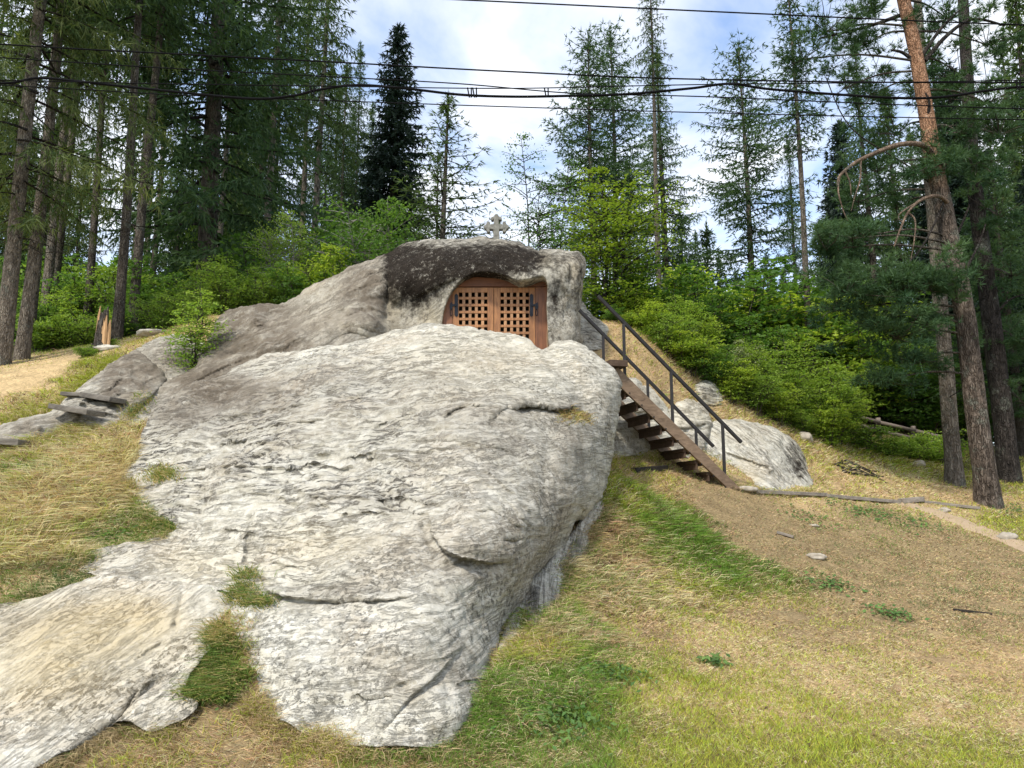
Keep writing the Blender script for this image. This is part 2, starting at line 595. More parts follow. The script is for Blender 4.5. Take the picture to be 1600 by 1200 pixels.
# ------------------------------------------------------------------ the ground
GC = [  # photograph x, y and the distance ahead in metres: where the ground shows
    (800, 1200, 5.05), (1600, 1200, 5.0), (1200, 1200, 5.05), (60, 1200, 4.95), (400, 1180, 5.15),
    (650, 1172, 5.15), (770, 1065, 6.0), (850, 985, 7.2), (905, 930, 8.2), (935, 830, 9.6), (200, 1145, 5.35), (300, 1100, 5.6), (345, 1040, 5.85), (345, 1090, 5.55), (352, 985, 6.2), (375, 930, 6.75), (250, 1150, 5.3), (150, 1020, 6.4), (250, 1000, 6.5), (50, 1100, 5.85), (200, 1070, 6.0), (300, 960, 6.9), (20, 1000, 6.7),
    (1000, 1000, 7.4), (1200, 1000, 7.6), (1450, 1000, 7.9), (1600, 1000, 8.0),
    (1100, 900, 9.4), (1300, 880, 10.3), (1600, 870, 11.8), (1450, 900, 10.4),
    (1040, 800, 10.9), (990, 765, 10.9), (960, 752, 11.6), (1200, 800, 12.2), (1165, 768, 12.5), (1300, 775, 13.6), (1440, 790, 13.9), (1600, 815, 13.6),
    (1010, 735, 12.2), (975, 712, 12.9), (1545, 787, 14.6), (1490, 757, 16.2), (1590, 768, 16.0),
    (1130, 738, 13.2), (1270, 755, 14.6), (1350, 740, 15.5), (1440, 735, 16.6),
    (1000, 640, 14.0), (1060, 600, 15.0), (1020, 690, 13.5), (1070, 722, 13.2), (1080, 660, 14.6), (1110, 640, 15.2), (1000, 560, 14.6), (935, 525, 14.9), (1080, 560, 16.0), (1200, 660, 15.8), (1290, 695, 16.4),
    (1590, 722, 22.0), (1380, 690, 18.5),
    (0, 930, 7.2), (100, 850, 8.3), (60, 900, 7.5), (0, 820, 8.3), (180, 760, 9.6), (100, 760, 9.3), (0, 720, 10.0), (215, 690, 10.6), (100, 690, 10.6), (0, 670, 11.2),
    (0, 600, 12.6), (60, 580, 13.4), (120, 562, 14.2), (160, 547, 15.2), (200, 535, 16.0), (90, 610, 12.6), (20, 572, 14.6), (215, 525, 18.0), (60, 548, 18.5),
    (330, 500, 16.2), (420, 478, 17.0),
]
gw = [tuple(W(*g)) for g in GC]
gw += [  # the bedrock line under the boulders, the far sides, behind the viewer
    (-2.0, 7.2, 0.5), (-0.6, 7.2, 0.4), (-1.0, 9.0, 1.6), (-2.6, 9.0, 1.4), (0.3, 9.0, 1.2), (-1.5, 11.0, 3.0), (0.2, 11.0, 2.9),
    (-3.5, 12.2, 3.0), (-1.0, 13.2, 3.9), (0.8, 13.2, 3.9), (-3.0, 15.0, 4.6), (0.0, 16.5, 5.0), (-1.5, 19, 5.6), (1.5, 19, 5.6), (4.5, 19, 5.2),
    (-16, 4, 0.8), (-16, 10, 3.6), (-16, 16, 5.2), (-12, 20, 5.9), (-6, 20, 6.0), (16, 4, -0.2), (17, 9, 0.6), (18, 14, 1.6), (20, 20, 2.4), (14, 20, 2.9), (9, 20, 3.6),
    (0, 0, 0.0), (-6, 0, -0.2), (6, 0, -0.2), (-3.5, 3, 0.0), (4, 3, -0.05), (0, -6, -0.3),
]
gw = np.array(gw)
T_near = TPS(gw[:, :2], gw[:, 2], lam=2e-3, scale=5.0)


def height(x, y, fine=True):
    x, y = np.broadcast_arrays(np.asarray(x, float), np.asarray(y, float))
    xc, yc = np.clip(x, -18, 21), np.clip(y, -8, 21)
    zn = T_near(np.stack([xc, yc], -1))
    yy = np.clip(y, 18, 140)
    lft = 5.7 + 0.115 * (np.minimum(yy, 90) - 20)
    rgt = 2.9 + 0.055 * (np.minimum(yy, 120) - 20)
    k = ss(1.0, 17.0, x - 0.18 * (yy - 20))
    zf = lft * (1 - k) + rgt * k
    far = np.maximum(ss(18, 24, y), np.maximum(ss(-15, -19, x), ss(17, 22, x)) * ss(12, 22, y))
    z = zn * (1 - far) + zf * far
    p = np.stack([x, y, np.zeros_like(x)], -1)
    z = z + 0.9 * fbm(p * 0.03, 3) * ss(22, 50, y)
    if fine:
        near = ss(1.0, 4.0, y)
        z = z + near * (0.05 * fbm(p * 0.8, 3) + 0.035 * fbm(p * 3.1 + 5, 3)) + 0.02 * fbm(p * 9.0, 2) * near * ss(26, 18, y)
    return z


def hit(px, py, y0=3.0, y1=60.0, n=800):
    """distance at which a sight line first meets the ground"""
    px = np.atleast_1d(np.asarray(px, float)); py = np.atleast_1d(np.asarray(py, float))
    Y = np.geomspace(y0, y1, n)
    out = np.empty(len(px))
    for i in range(len(px)):
        P = W(px[i], py[i], Y)
        below = P[:, 2] < height(P[:, 0], P[:, 1])
        out[i] = Y[np.argmax(below)] if below.any() else y1
    return out


# zones: photograph position, soil colour, blade colour (dry), blade colour (green), share of green, length, lean, density
straw, gold, brown = (0.72, 0.58, 0.33), (0.80, 0.63, 0.33), (0.48, 0.37, 0.20)
tan = (0.60, 0.46, 0.25)
grn, ygrn, dgrn = (0.17, 0.29, 0.04), (0.42, 0.46, 0.06), (0.11, 0.18, 0.05)
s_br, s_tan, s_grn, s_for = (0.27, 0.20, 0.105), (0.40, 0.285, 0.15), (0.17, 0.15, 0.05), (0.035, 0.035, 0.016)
s_sand = (0.52, 0.38, 0.20)
ZN = [  # px, py, soil, dry, green, share, length, density
    (880, 1160, s_grn, straw, grn, .72, .060, 1.0), (1100, 1185, s_grn, straw, ygrn, .82, .050, 1.0), (1300, 1185, s_grn, straw, ygrn, .82, .050, 1.0),
    (1200, 1110, s_tan, gold, ygrn, .8, .045, 1.0), (1050, 1090, s_tan, gold, ygrn, .65, .05, 1.0), (1130, 1010, s_tan, straw, ygrn, .30, .045, .9), (1020, 1000, s_br, tan, ygrn, .2, .05, .9),
    (1330, 1060, s_tan, straw, ygrn, .30, .045, .9), (1250, 980, s_br, tan, ygrn, .16, .04, .9),
    (1500, 1120, s_tan, straw, ygrn, .25, .045, .9), (1590, 1190, s_grn, straw, ygrn, .65, .045, .9), (1590, 1060, s_tan, tan, ygrn, .10, .04, .9),
    (1400, 950, s_br, tan, dgrn, .18, .04, .8), (1550, 950, s_br, tan, dgrn, .18, .04, .8), (1280, 860, s_br, brown, dgrn, .16, .04, .75), (1200, 860, s_br, brown, dgrn, .10, .04, .7),
    (1150, 800, s_br, brown, dgrn, .05, .03, .6), (1390, 820, s_br, tan, grn, .42, .04, .8), (1500, 860, s_br, tan, dgrn, .12, .04, .8), (1580, 820, s_grn, straw, ygrn, .8, .06, 1.0), (1500, 805, s_tan, straw, ygrn, .45, .05, .7),
    (1350, 755, s_tan, straw, ygrn, .16, .10, .9), (1250, 770, s_tan, straw, ygrn, .2, .06, .7), (1430, 760, s_tan, straw, ygrn, .12, .1, .9), (1500, 775, s_tan, tan, ygrn, .12, .06, .6),
    (1010, 790, s_grn, straw, grn, .93, .26, 1.0), (1070, 840, s_grn, straw, grn, .92, .25, 1.0), (970, 760, s_grn, straw, ygrn, .8, .14, 1.0), (1110, 880, s_grn, straw, grn, .8, .2, 1.0),
    (945, 850, s_br, tan, grn, .12, .22, 1.0), (960, 910, s_br, straw, grn, .16, .26, 1.0), (1030, 920, s_br, straw, ygrn, .28, .16, 1.0), (890, 1000, s_br, straw, grn, .36, .22, 1.0), (930, 1010, s_br, tan, grn, .5, .14, 1.0),
    (830, 1080, s_grn, straw, grn, .70, .18, 1.0), (790, 1130, s_grn, straw, grn, .65, .15, 1.0), (820, 1020, s_tan, tan, ygrn, .35, .2, .9), (700, 1190, s_grn, tan, grn, .5, .08, 1.0), (900, 1060, s_grn, straw, grn, .8, .14, 1.0),
    (300, 1160, s_br, tan, ygrn, .12, .10, .9), (480, 1165, s_br, tan, ygrn, .15, .10, .9), (180, 1190, s_br, brown, ygrn, .25, .08, .7), (600, 1190, s_tan, tan, grn, .3, .09, 1.0), (130, 1170, s_br, brown, dgrn, .03, .03, .3),
    (80, 790, s_tan, gold, ygrn, -.1, .42, 1.0), (150, 730, s_tan, gold, ygrn, -.08, .34, 1.0), (40, 860, s_tan, gold, ygrn, .0, .42, 1.0), (200, 690, s_tan, gold, ygrn, .05, .2, 1.0), (20, 760, s_tan, straw, ygrn, .12, .3, 1.0),
    (150, 690, s_tan, straw, ygrn, .2, .22, 1.0), (60, 715, s_tan, straw, ygrn, .3, .26, 1.0), (30, 735, s_tan, straw, grn, .35, .2, 1.0), (180, 840, s_tan, straw, grn, .45, .14, 1.0), (80, 915, s_tan, straw, dgrn, .5, .13, 1.0), (20, 930, s_tan, straw, grn, .4, .13, 1.0),
    (30, 600, s_sand, straw, ygrn, .1, .03, .02), (90, 572, s_sand, straw, ygrn, .1, .03, .01), (140, 552, s_sand, straw, ygrn, .2, .03, .1), (110, 600, s_tan, straw, ygrn, .75, .14, 1.0), (150, 568, s_grn, straw, ygrn, .85, .14, 1.0), (50, 630, s_tan, straw, ygrn, .35, .14, .9), (20, 650, s_tan, straw, ygrn, .5, .14, .9), (190, 545, s_tan, straw, ygrn, .5, .1, .6),
    (1000, 735, s_tan, tan, ygrn, .35, .10, .9), (970, 690, s_tan, straw, ygrn, .3, .1, .8), (1050, 640, s_tan, straw, ygrn, .2, .12, .9), (1130, 640, s_tan, straw, ygrn, .2, .14, 1.0), (1000, 580, s_tan, tan, ygrn, .4, .1, .6), (940, 535, s_tan, tan, ygrn, .4, .08, .5),
    (1250, 700, s_tan, straw, ygrn, .5, .12, .9), (1380, 715, s_grn, straw, ygrn, .7, .2, .9), (1590, 740, s_grn, straw, ygrn, .7, .1, .8),
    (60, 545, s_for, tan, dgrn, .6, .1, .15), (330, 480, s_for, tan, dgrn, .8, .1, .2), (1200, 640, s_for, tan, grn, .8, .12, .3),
]
_zy = hit([z[0] for z in ZN], [z[1] for z in ZN])
_zp = W([z[0] for z in ZN], [z[1] for z in ZN], _zy)[:, :2]
_zv = np.array([list(z[2]) + list(z[3]) + list(z[4]) + [z[5], z[6], z[7]] for z in ZN])
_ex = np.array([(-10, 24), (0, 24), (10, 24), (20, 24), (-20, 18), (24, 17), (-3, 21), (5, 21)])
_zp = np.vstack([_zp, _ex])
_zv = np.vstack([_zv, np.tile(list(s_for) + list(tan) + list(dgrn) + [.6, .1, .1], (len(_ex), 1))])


def zone(x, y):
    x, y = np.broadcast_arrays(np.asarray(x, float), np.asarray(y, float))
    q = np.stack([x, y], -1).reshape(-1, 2)
    p3 = np.hstack([q, np.zeros((len(q), 1))])
    q = q + 0.28 * np.stack([fbm(p3 * 1.3, 3), fbm(p3 * 1.3 + 40, 3)], -1) + 0.16 * np.stack([noise(p3 * 5), noise(p3 * 5 + 40)], -1)
    out = np.empty((len(q), _zv.shape[1]))
    for i in range(0, len(q), 20000):
        d2 = ((q[i:i + 20000, None] - _zp[None]) ** 2).sum(-1) + 0.03
        w = d2 ** -2.2
        out[i:i + 20000] = (w @ _zv) / w.sum(1)[:, None]
    return out


def axis(parts):
    a = np.concatenate([np.arange(p, q, s) for p, q, s in parts])
    return a


gx = axis([(-400, -60, 20), (-60, -20, 2.5), (-20, -11, .4), (-11, 13, .075), (13, 22, .3), (22, 60, 2.5), (60, 401, 20)])
gy = axis([(-60, -5, 5), (-5, 3.5, .5), (3.5, 17.5, .075), (17.5, 24, .25), (24, 60, 1.2), (60, 600, 20)])
GX, GY = np.meshgrid(gx, gy)
GZ = height(GX, GY)
gV = np.stack([GX, GY, GZ], -1).reshape(-1, 3)
ny, nx = GX.shape
_i = (np.arange(ny - 1)[:, None] * nx + np.arange(nx - 1)[None]).ravel()
gF = np.stack([_i, _i + 1, _i + nx + 1, _i + nx], -1)
gme = mesh_np('ground', gV, [gF], True, GROUND)
near = (GY.ravel() < 30) & (GY.ravel() > 2) & (abs(GX.ravel()) < 30)
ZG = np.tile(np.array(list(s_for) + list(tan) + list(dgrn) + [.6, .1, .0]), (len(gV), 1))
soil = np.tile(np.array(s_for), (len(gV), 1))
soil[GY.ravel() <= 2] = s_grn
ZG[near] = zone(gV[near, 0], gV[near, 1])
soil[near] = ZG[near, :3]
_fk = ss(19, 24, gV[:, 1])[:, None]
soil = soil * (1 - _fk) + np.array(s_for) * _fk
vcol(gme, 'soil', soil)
ground = tag(new_obj('ground', gme), kind='structure')



def onto(x, y, A):
    """value of a per-vertex ground table A at x, y (as the ground mesh itself interpolates)"""
    i = np.clip(np.searchsorted(gx, x) - 1, 0, len(gx) - 2); j = np.clip(np.searchsorted(gy, y) - 1, 0, len(gy) - 2)
    u = (x - gx[i]) / (gx[i + 1] - gx[i]); v = (y - gy[j]) / (gy[j + 1] - gy[j])
    A = A.reshape(len(gy), len(gx), -1)
    u, v = u[:, None], v[:, None]
    r = A[j, i] * (1 - u) * (1 - v) + A[j, i + 1] * u * (1 - v) + A[j + 1, i] * (1 - u) * v + A[j + 1, i + 1] * u * v
    return r[:, 0] if r.shape[1] == 1 else r


# ------------------------------------------------------------------ bedrock and boulders


def poly_dist(Q, A):
    """distance to a closed polyline, nearest point, index of the nearest segment"""
    B = np.roll(A, -1, 0)
    D = B - A
    L2 = np.maximum((D ** 2).sum(1), 1e-9)
    dist = np.empty(len(Q)); near = np.empty((len(Q), 2)); idx = np.empty(len(Q), int)
    for i in range(0, len(Q), 4000):
        q = Q[i:i + 4000]
        t = np.clip(((q[:, None] - A[None]) * D[None]).sum(-1) / L2[None], 0, 1)
        c = A[None] + t[..., None] * D[None]
        d2 = ((q[:, None] - c) ** 2).sum(-1)
        k = d2.argmin(1)
        r = np.arange(len(q))
        dist[i:i + 4000] = np.sqrt(d2[r, k]); near[i:i + 4000] = c[r, k]; idx[i:i + 4000] = k
    return dist, near, idx


def inside(Q, A):
    B = np.roll(A, -1, 0)
    x, y = Q[:, 0], Q[:, 1]
    c = np.zeros(len(Q), bool)
    for (ax, ay), (bx, by) in zip(A, B):
        m = (ay > y) != (by > y)
        with np.errstate(divide='ignore', invalid='ignore'):
            xi = (bx - ax) * (y - ay) / (by - ay + 1e-12) + ax
        c ^= m & (x < xi)
    return c


def line_dist(Q, L):
    L = np.asarray(L, float)
    A, B = L[:-1], L[1:]
    D = B - A
    seg = np.sqrt((D ** 2).sum(1)); cum = np.concatenate([[0], np.cumsum(seg)])
    t = np.clip(((Q[:, None] - A[None]) * D[None]).sum(-1) / np.maximum(seg[None] ** 2, 1e-9), 0, 1)
    c = A[None] + t[..., None] * D[None]
    d2 = ((Q[:, None] - c) ** 2).sum(-1)
    k = d2.argmin(1); r = np.arange(len(Q))
    dd = np.sqrt(d2[r, k])
    side = D[k, 0] * (Q[:, 1] - A[k, 1]) - D[k, 1] * (Q[:, 0] - A[k, 0])   # > 0: to the right of travel = below a left-to-right line
    s = (cum[k] + t[r, k] * seg[k]) / cum[-1]
    return dd, np.sign(side), s


ROCKS = {}


class Rock:
    def __init__(s, name, outline, ctrl, step=3.0, feats=(), curl_w=40, curl_r=0.5, big=0.10, mid=0.04, fine=0.012, strata=0.03, angle=(), stamp=(),
                 back=((.3, .02, .02), (.9, .25, .08), (2.0, 1.4, .25)), holes=(), seed=0, bleach=1.0, hole_depth=0.5, wig=3.0, base_stain=(0, 0, 0), cracks=(), uvang=None):
        ol = np.array([p[:2] for p in outline], float)
        cw = np.array([p[2] if len(p) > 2 else 1.0 for p in outline], float)
        dense = catmull(np.column_stack([ol, cw * 100]), 8, True)
        s.poly = dense[:, :2].copy()
        wv = np.column_stack([s.poly * 0.03, np.full(len(s.poly), seed * 3.1)])
        s.poly += wig * np.stack([fbm(wv, 3), fbm(wv + 9, 3)], -1)
        s.cw = np.clip(dense[:, 2] / 100, 0, 1)
        pts, val = [], []
        gp = [(p[0], p[1]) for p in ctrl if p[2] is None]
        gy_ = iter(hit([a for a, b in gp], [b for a, b in gp])) if gp else None
        for p in ctrl:
            pts.append(p[:2]); val.append(p[2] if p[2] is not None else float(next(gy_)) - 0.13)
        s.tps = TPS(pts, val, lam=1e-3, scale=200.0)
        s.curl_w, s.curl_r = curl_w, curl_r
        feats = list(feats)
        rc = np.random.RandomState(seed + 60)
        for (n_c, cx, cy, rx, ry, l0, l1, h0, h1) in cracks:      # thin bedding cracks that follow the dip
            for _ in range(n_c):
                x, y = cx + rx * rc.normal() * .6, cy + ry * rc.normal() * .6
                L_ = rc.uniform(l0, l1)
                pl = [(x, y)]
                for k in range(6):
                    if angle:
                        A_ = np.array(angle, float)
                        wt = ((A_[:, 0] - x) ** 2 + (A_[:, 1] - y) ** 2 + 900) ** -1.5
                        th = math.radians((wt * A_[:, 2]).sum() / wt.sum())
                    else:
                        th = 0.0
                    th += rc.normal() * .20
                    x, y = x + L_ / 6 * math.cos(th), y + L_ / 6 * math.sin(th)
                    pl.append((x, y))
                if rc.rand() < .6:
                    feats.append(('ledge', pl, rc.uniform(h0, h1), rc.uniform(5, 12)))
                else:
                    feats.append(('groove', pl, .7 * rc.uniform(h0, h1), rc.uniform(2.2, 4.0)))
        s.feats = feats
        s.holes = [catmull(np.array(h, float), 6, True) for h in holes]
        x0, y0 = s.poly.min(0) - step; x1, y1 = s.poly.max(0) + step
        X, Y = np.meshgrid(np.arange(x0, x1 + step, step), np.arange(y0, y1 + step, step))
        ny, nx = X.shape
        Q = np.stack([X, Y], -1).reshape(-1, 2)
        loops = [s.poly] + s.holes
        d, near, idx = poly_dist(Q, s.poly)
        ins = inside(Q, s.poly)
        sd = np.where(ins, d, -d)
        best, bnear, bloop = sd.copy(), near.copy(), np.zeros(len(Q), int)
        for k, h in enumerate(s.holes):
            dh, nh, _ = poly_dist(Q, h)
            sh = np.where(inside(Q, h), -dh, dh)
            m = sh < best
            best[m] = sh[m]; bnear[m] = nh[m]; bloop[m] = k + 1
        keep = best > -0.5 * step
        snap = np.abs(best) <= 0.5 * step
        Q[snap] = bnear[snap]
        i = (np.arange(ny - 1)[:, None] * nx + np.arange(nx - 1)[None]).ravel()
        quad = np.stack([i, i + nx, i + nx + 1, i + 1], -1)
        kk = keep[quad]
        cin = best[quad].mean(1) > 0
        q4 = quad[kk.all(1) & cin]
        t3 = []
        for a in range(4):
            sel = (~kk[:, a]) & (kk.sum(1) == 3)
            t3.append(np.delete(quad[sel], a, 1))
        t3 = np.concatenate(t3)
        used = np.zeros(len(Q), bool); used[q4.ravel()] = True; used[t3.ravel()] = True
        remap = np.cumsum(used) - 1
        q4, t3 = remap[q4], remap[t3]
        Q = Q[used]; bloop = bloop[used]
        s.Q = Q
        dep = s.depth(Q)
        P = W(Q[:, 0], Q[:, 1], dep)
        N = vnormals(P, [q4, t3])
        back_n = ((CAM - P) * N).sum(1) < 0
        N[back_n] *= -1
        m = P[:, 1] / F
        u, v = (Q[:, 0] - 600) * m, (Q[:, 1] - 800) * m
        if angle:
            A = np.array(angle, float)
            d2 = ((Q[:, None] - A[None, :, :2]) ** 2).sum(-1) + 900
            wt = d2 ** -1.5
            wt /= wt.sum(1)[:, None]
            stg = wt @ A[:, 3]
            bins = np.round(A[:, 2] / 22) * 22
        else:
            wt = np.ones((len(Q), 1)); bins = np.zeros(1); stg = np.ones(len(Q))
        st_d = np.zeros(len(Q))
        for ba in np.unique(bins):                     # bedding relief, each dip on its own straight axes
            wb = wt[:, bins == ba].sum(1)
            th = math.radians(ba)
            su, sv = u * math.cos(th) + v * math.sin(th), -u * math.sin(th) + v * math.cos(th)
            wp = np.stack([su * .8, sv * .8, np.full(len(Q), seed * 1.7)], -1)
            svw = sv + 0.07 * fbm(wp * 2, 3)
            r1 = 1 - np.abs(noise(np.stack([su * 0.55, svw * 7.0, np.full(len(Q), 3.3 + seed)], -1))) * 2.6
            r2 = 1 - np.abs(noise(np.stack([su * 1.1, svw * 18.0, np.full(len(Q), 8.3 + seed)], -1))) * 2.6
            st_d -= wb * (np.clip(r1, 0, 1) ** 3 + np.clip(r2, 0, 1) ** 3 * 0.45)
        ua = math.radians(uvang if uvang is not None else (np.average([a_[2] for a_ in angle], weights=[a_[3] for a_ in angle]) if angle else 0))
        su, sv = u * math.cos(ua) + v * math.sin(ua), -u * math.sin(ua) + v * math.cos(ua)
        wp = np.stack([su * .8, sv * .8, np.full(len(Q), seed * 1.7)], -1)
        svw = sv + 0.07 * fbm(wp * 2, 3)
        msk = ss(-0.25, 0.25, fbm(wp * 1.1 + 31, 3))
        P3 = P * np.array([1, 1, 1.0])
        disp = big * fbm(P3 * 0.9 + seed, 3) + mid * fbm(P3 * 3.3 + seed, 4) + fine * fbm(P3 * 14 + seed, 3) + strata * stg * st_d * (0.35 + 0.65 * msk)
        edge = np.where(bloop > 0, 0.5, 1.0)
        P = P + N * (disp * edge)[:, None]
        s.P = P
        # skirts close the rock at the back
        allf = np.concatenate([np.concatenate([q4[:, [a, (a + 1) % 4]] for a in range(4)]), np.concatenate([t3[:, [a, (a + 1) % 3]] for a in range(3)])]) if len(t3) else np.concatenate([q4[:, [a, (a + 1) % 4]] for a in range(4)])
        key = np.sort(allf, 1)
        _, inv, cnt = np.unique(key[:, 0].astype(np.int64) * (len(Q) + 1) + key[:, 1], return_inverse=True, return_counts=True)
        be = allf[cnt[inv.ravel()] == 1]
        bv = np.unique(be)
        cen = P.mean(0)
        V = [P]; Fs = [q4, t3]; base = len(P)
        prev = np.full(len(P), -1); prev[bv] = bv
        ray = P[bv] - CAM; ray[:, 2] = 0; ray /= np.linalg.norm(ray, axis=1)[:, None]
        hole = bloop[bv] > 0
        for (bk, dn, shr) in back:
            off = P[bv] + ray * bk - np.array([0, 0, dn])
            off[:, 0] += (cen[0] - off[:, 0]) * shr
            offh = P[bv] + ray * min(bk, 1.0) * hole_depth / 0.5
            newp = np.where(hole[:, None], offh, off)
            V.append(newp)
            cur = np.full(len(P), -1); cur[bv] = base + np.arange(len(bv))
            Fs.append(np.stack([prev[be[:, 0]], cur[be[:, 0]], cur[be[:, 1]], prev[be[:, 1]]], -1))
            prev = cur; base += len(bv)
        Vall = np.concatenate(V)
        nb = len(Vall) - len(P)
        full = np.concatenate([np.arange(len(P))] + [bv] * len(back))
        org = np.array([cen[0], cen[1], height(cen[0], cen[1])])
        me = mesh_np(name, Vall - org, Fs, True, ROCK)
        S = np.zeros((len(Q), 4)); S[:, :3] = base_stain; S[:, 3] = bleach * np.clip(stg, 0, 1)
        for (cx, cy, rx, ry, ch, amt) in stamp:
            g = amt * np.exp(-(((Q[:, 0] - cx) / rx) ** 2 + ((Q[:, 1] - cy) / ry) ** 2))
            S[:, ch] = np.clip(S[:, ch] + g, 0, 1)
        a = me.color_attributes.new('stain', 'FLOAT_COLOR', 'POINT'); a.data.foreach_set('color', S[full].astype(np.float32).ravel())
        a = me.attributes.new('strata', 'FLOAT_VECTOR', 'POINT')
        a.data.foreach_set('vector', np.stack([su, svw, np.zeros(len(su))], -1)[full].astype(np.float32).ravel())
        s.ob = new_obj(name, me)
        s.ob.location = org
        ROCKS[name] = s

    def depth(s, Q):
        Q = np.asarray(Q, float).reshape(-1, 2)
        dep = s.tps(Q)
        d, _, idx = poly_dist(Q, s.poly)
        w = s.cw[idx]
        e = np.clip(1 - d / s.curl_w, 0, 1)
        dep = dep + s.curl_r * w * (1 - np.sqrt(np.clip(1 - e ** 2, 0, 1)))
        for ft in s.feats:
            k = ft[0]
            if k == 'bump':
                _, cx, cy, rx, ry, h = ft
                dep = dep - h * np.exp(-(((Q[:, 0] - cx) / rx) ** 2 + ((Q[:, 1] - cy) / ry) ** 2))
            else:
                L = catmull(np.array(ft[1], float), 5)
                L = L + 2.0 * np.stack([fbm(np.column_stack([L * .05, L[:, :1] * 0 + 2])), fbm(np.column_stack([L * .05, L[:, :1] * 0 + 5]))], -1)
                h, wd = ft[2], ft[3]
                far = (np.abs(Q[:, 0] - L[:, 0].mean()) > np.ptp(L[:, 0]) / 2 + 6 * wd) | (np.abs(Q[:, 1] - L[:, 1].mean()) > np.ptp(L[:, 1]) / 2 + 6 * wd)
                m = np.where(~far)[0]
                if not len(m): continue
                dd, sd, t = line_dist(Q[m], L)
                fade = np.clip(np.sin(np.pi * np.clip(t, 0, 1)) * 2.2, 0, 1) if not (len(ft) > 4 and ft[4] == 'open') else 1.0
                if k == 'groove':
                    dep[m] += h * fade * np.exp(-(dd / wd) ** 2)
                else:      # ledge: the rock below the line steps back under the lip
                    lower = ss(-1.0, 1.5, dd * sd)
                    dep[m] += h * fade * (lower * np.exp(-dd / wd) - 0.25 * (1 - lower) * np.exp(-dd / (0.6 * wd)))
        return dep

    def at(s, px, py, out=0.0):
        d = float(s.depth([(px, py)])[0]) - out
        return W(px, py, d)


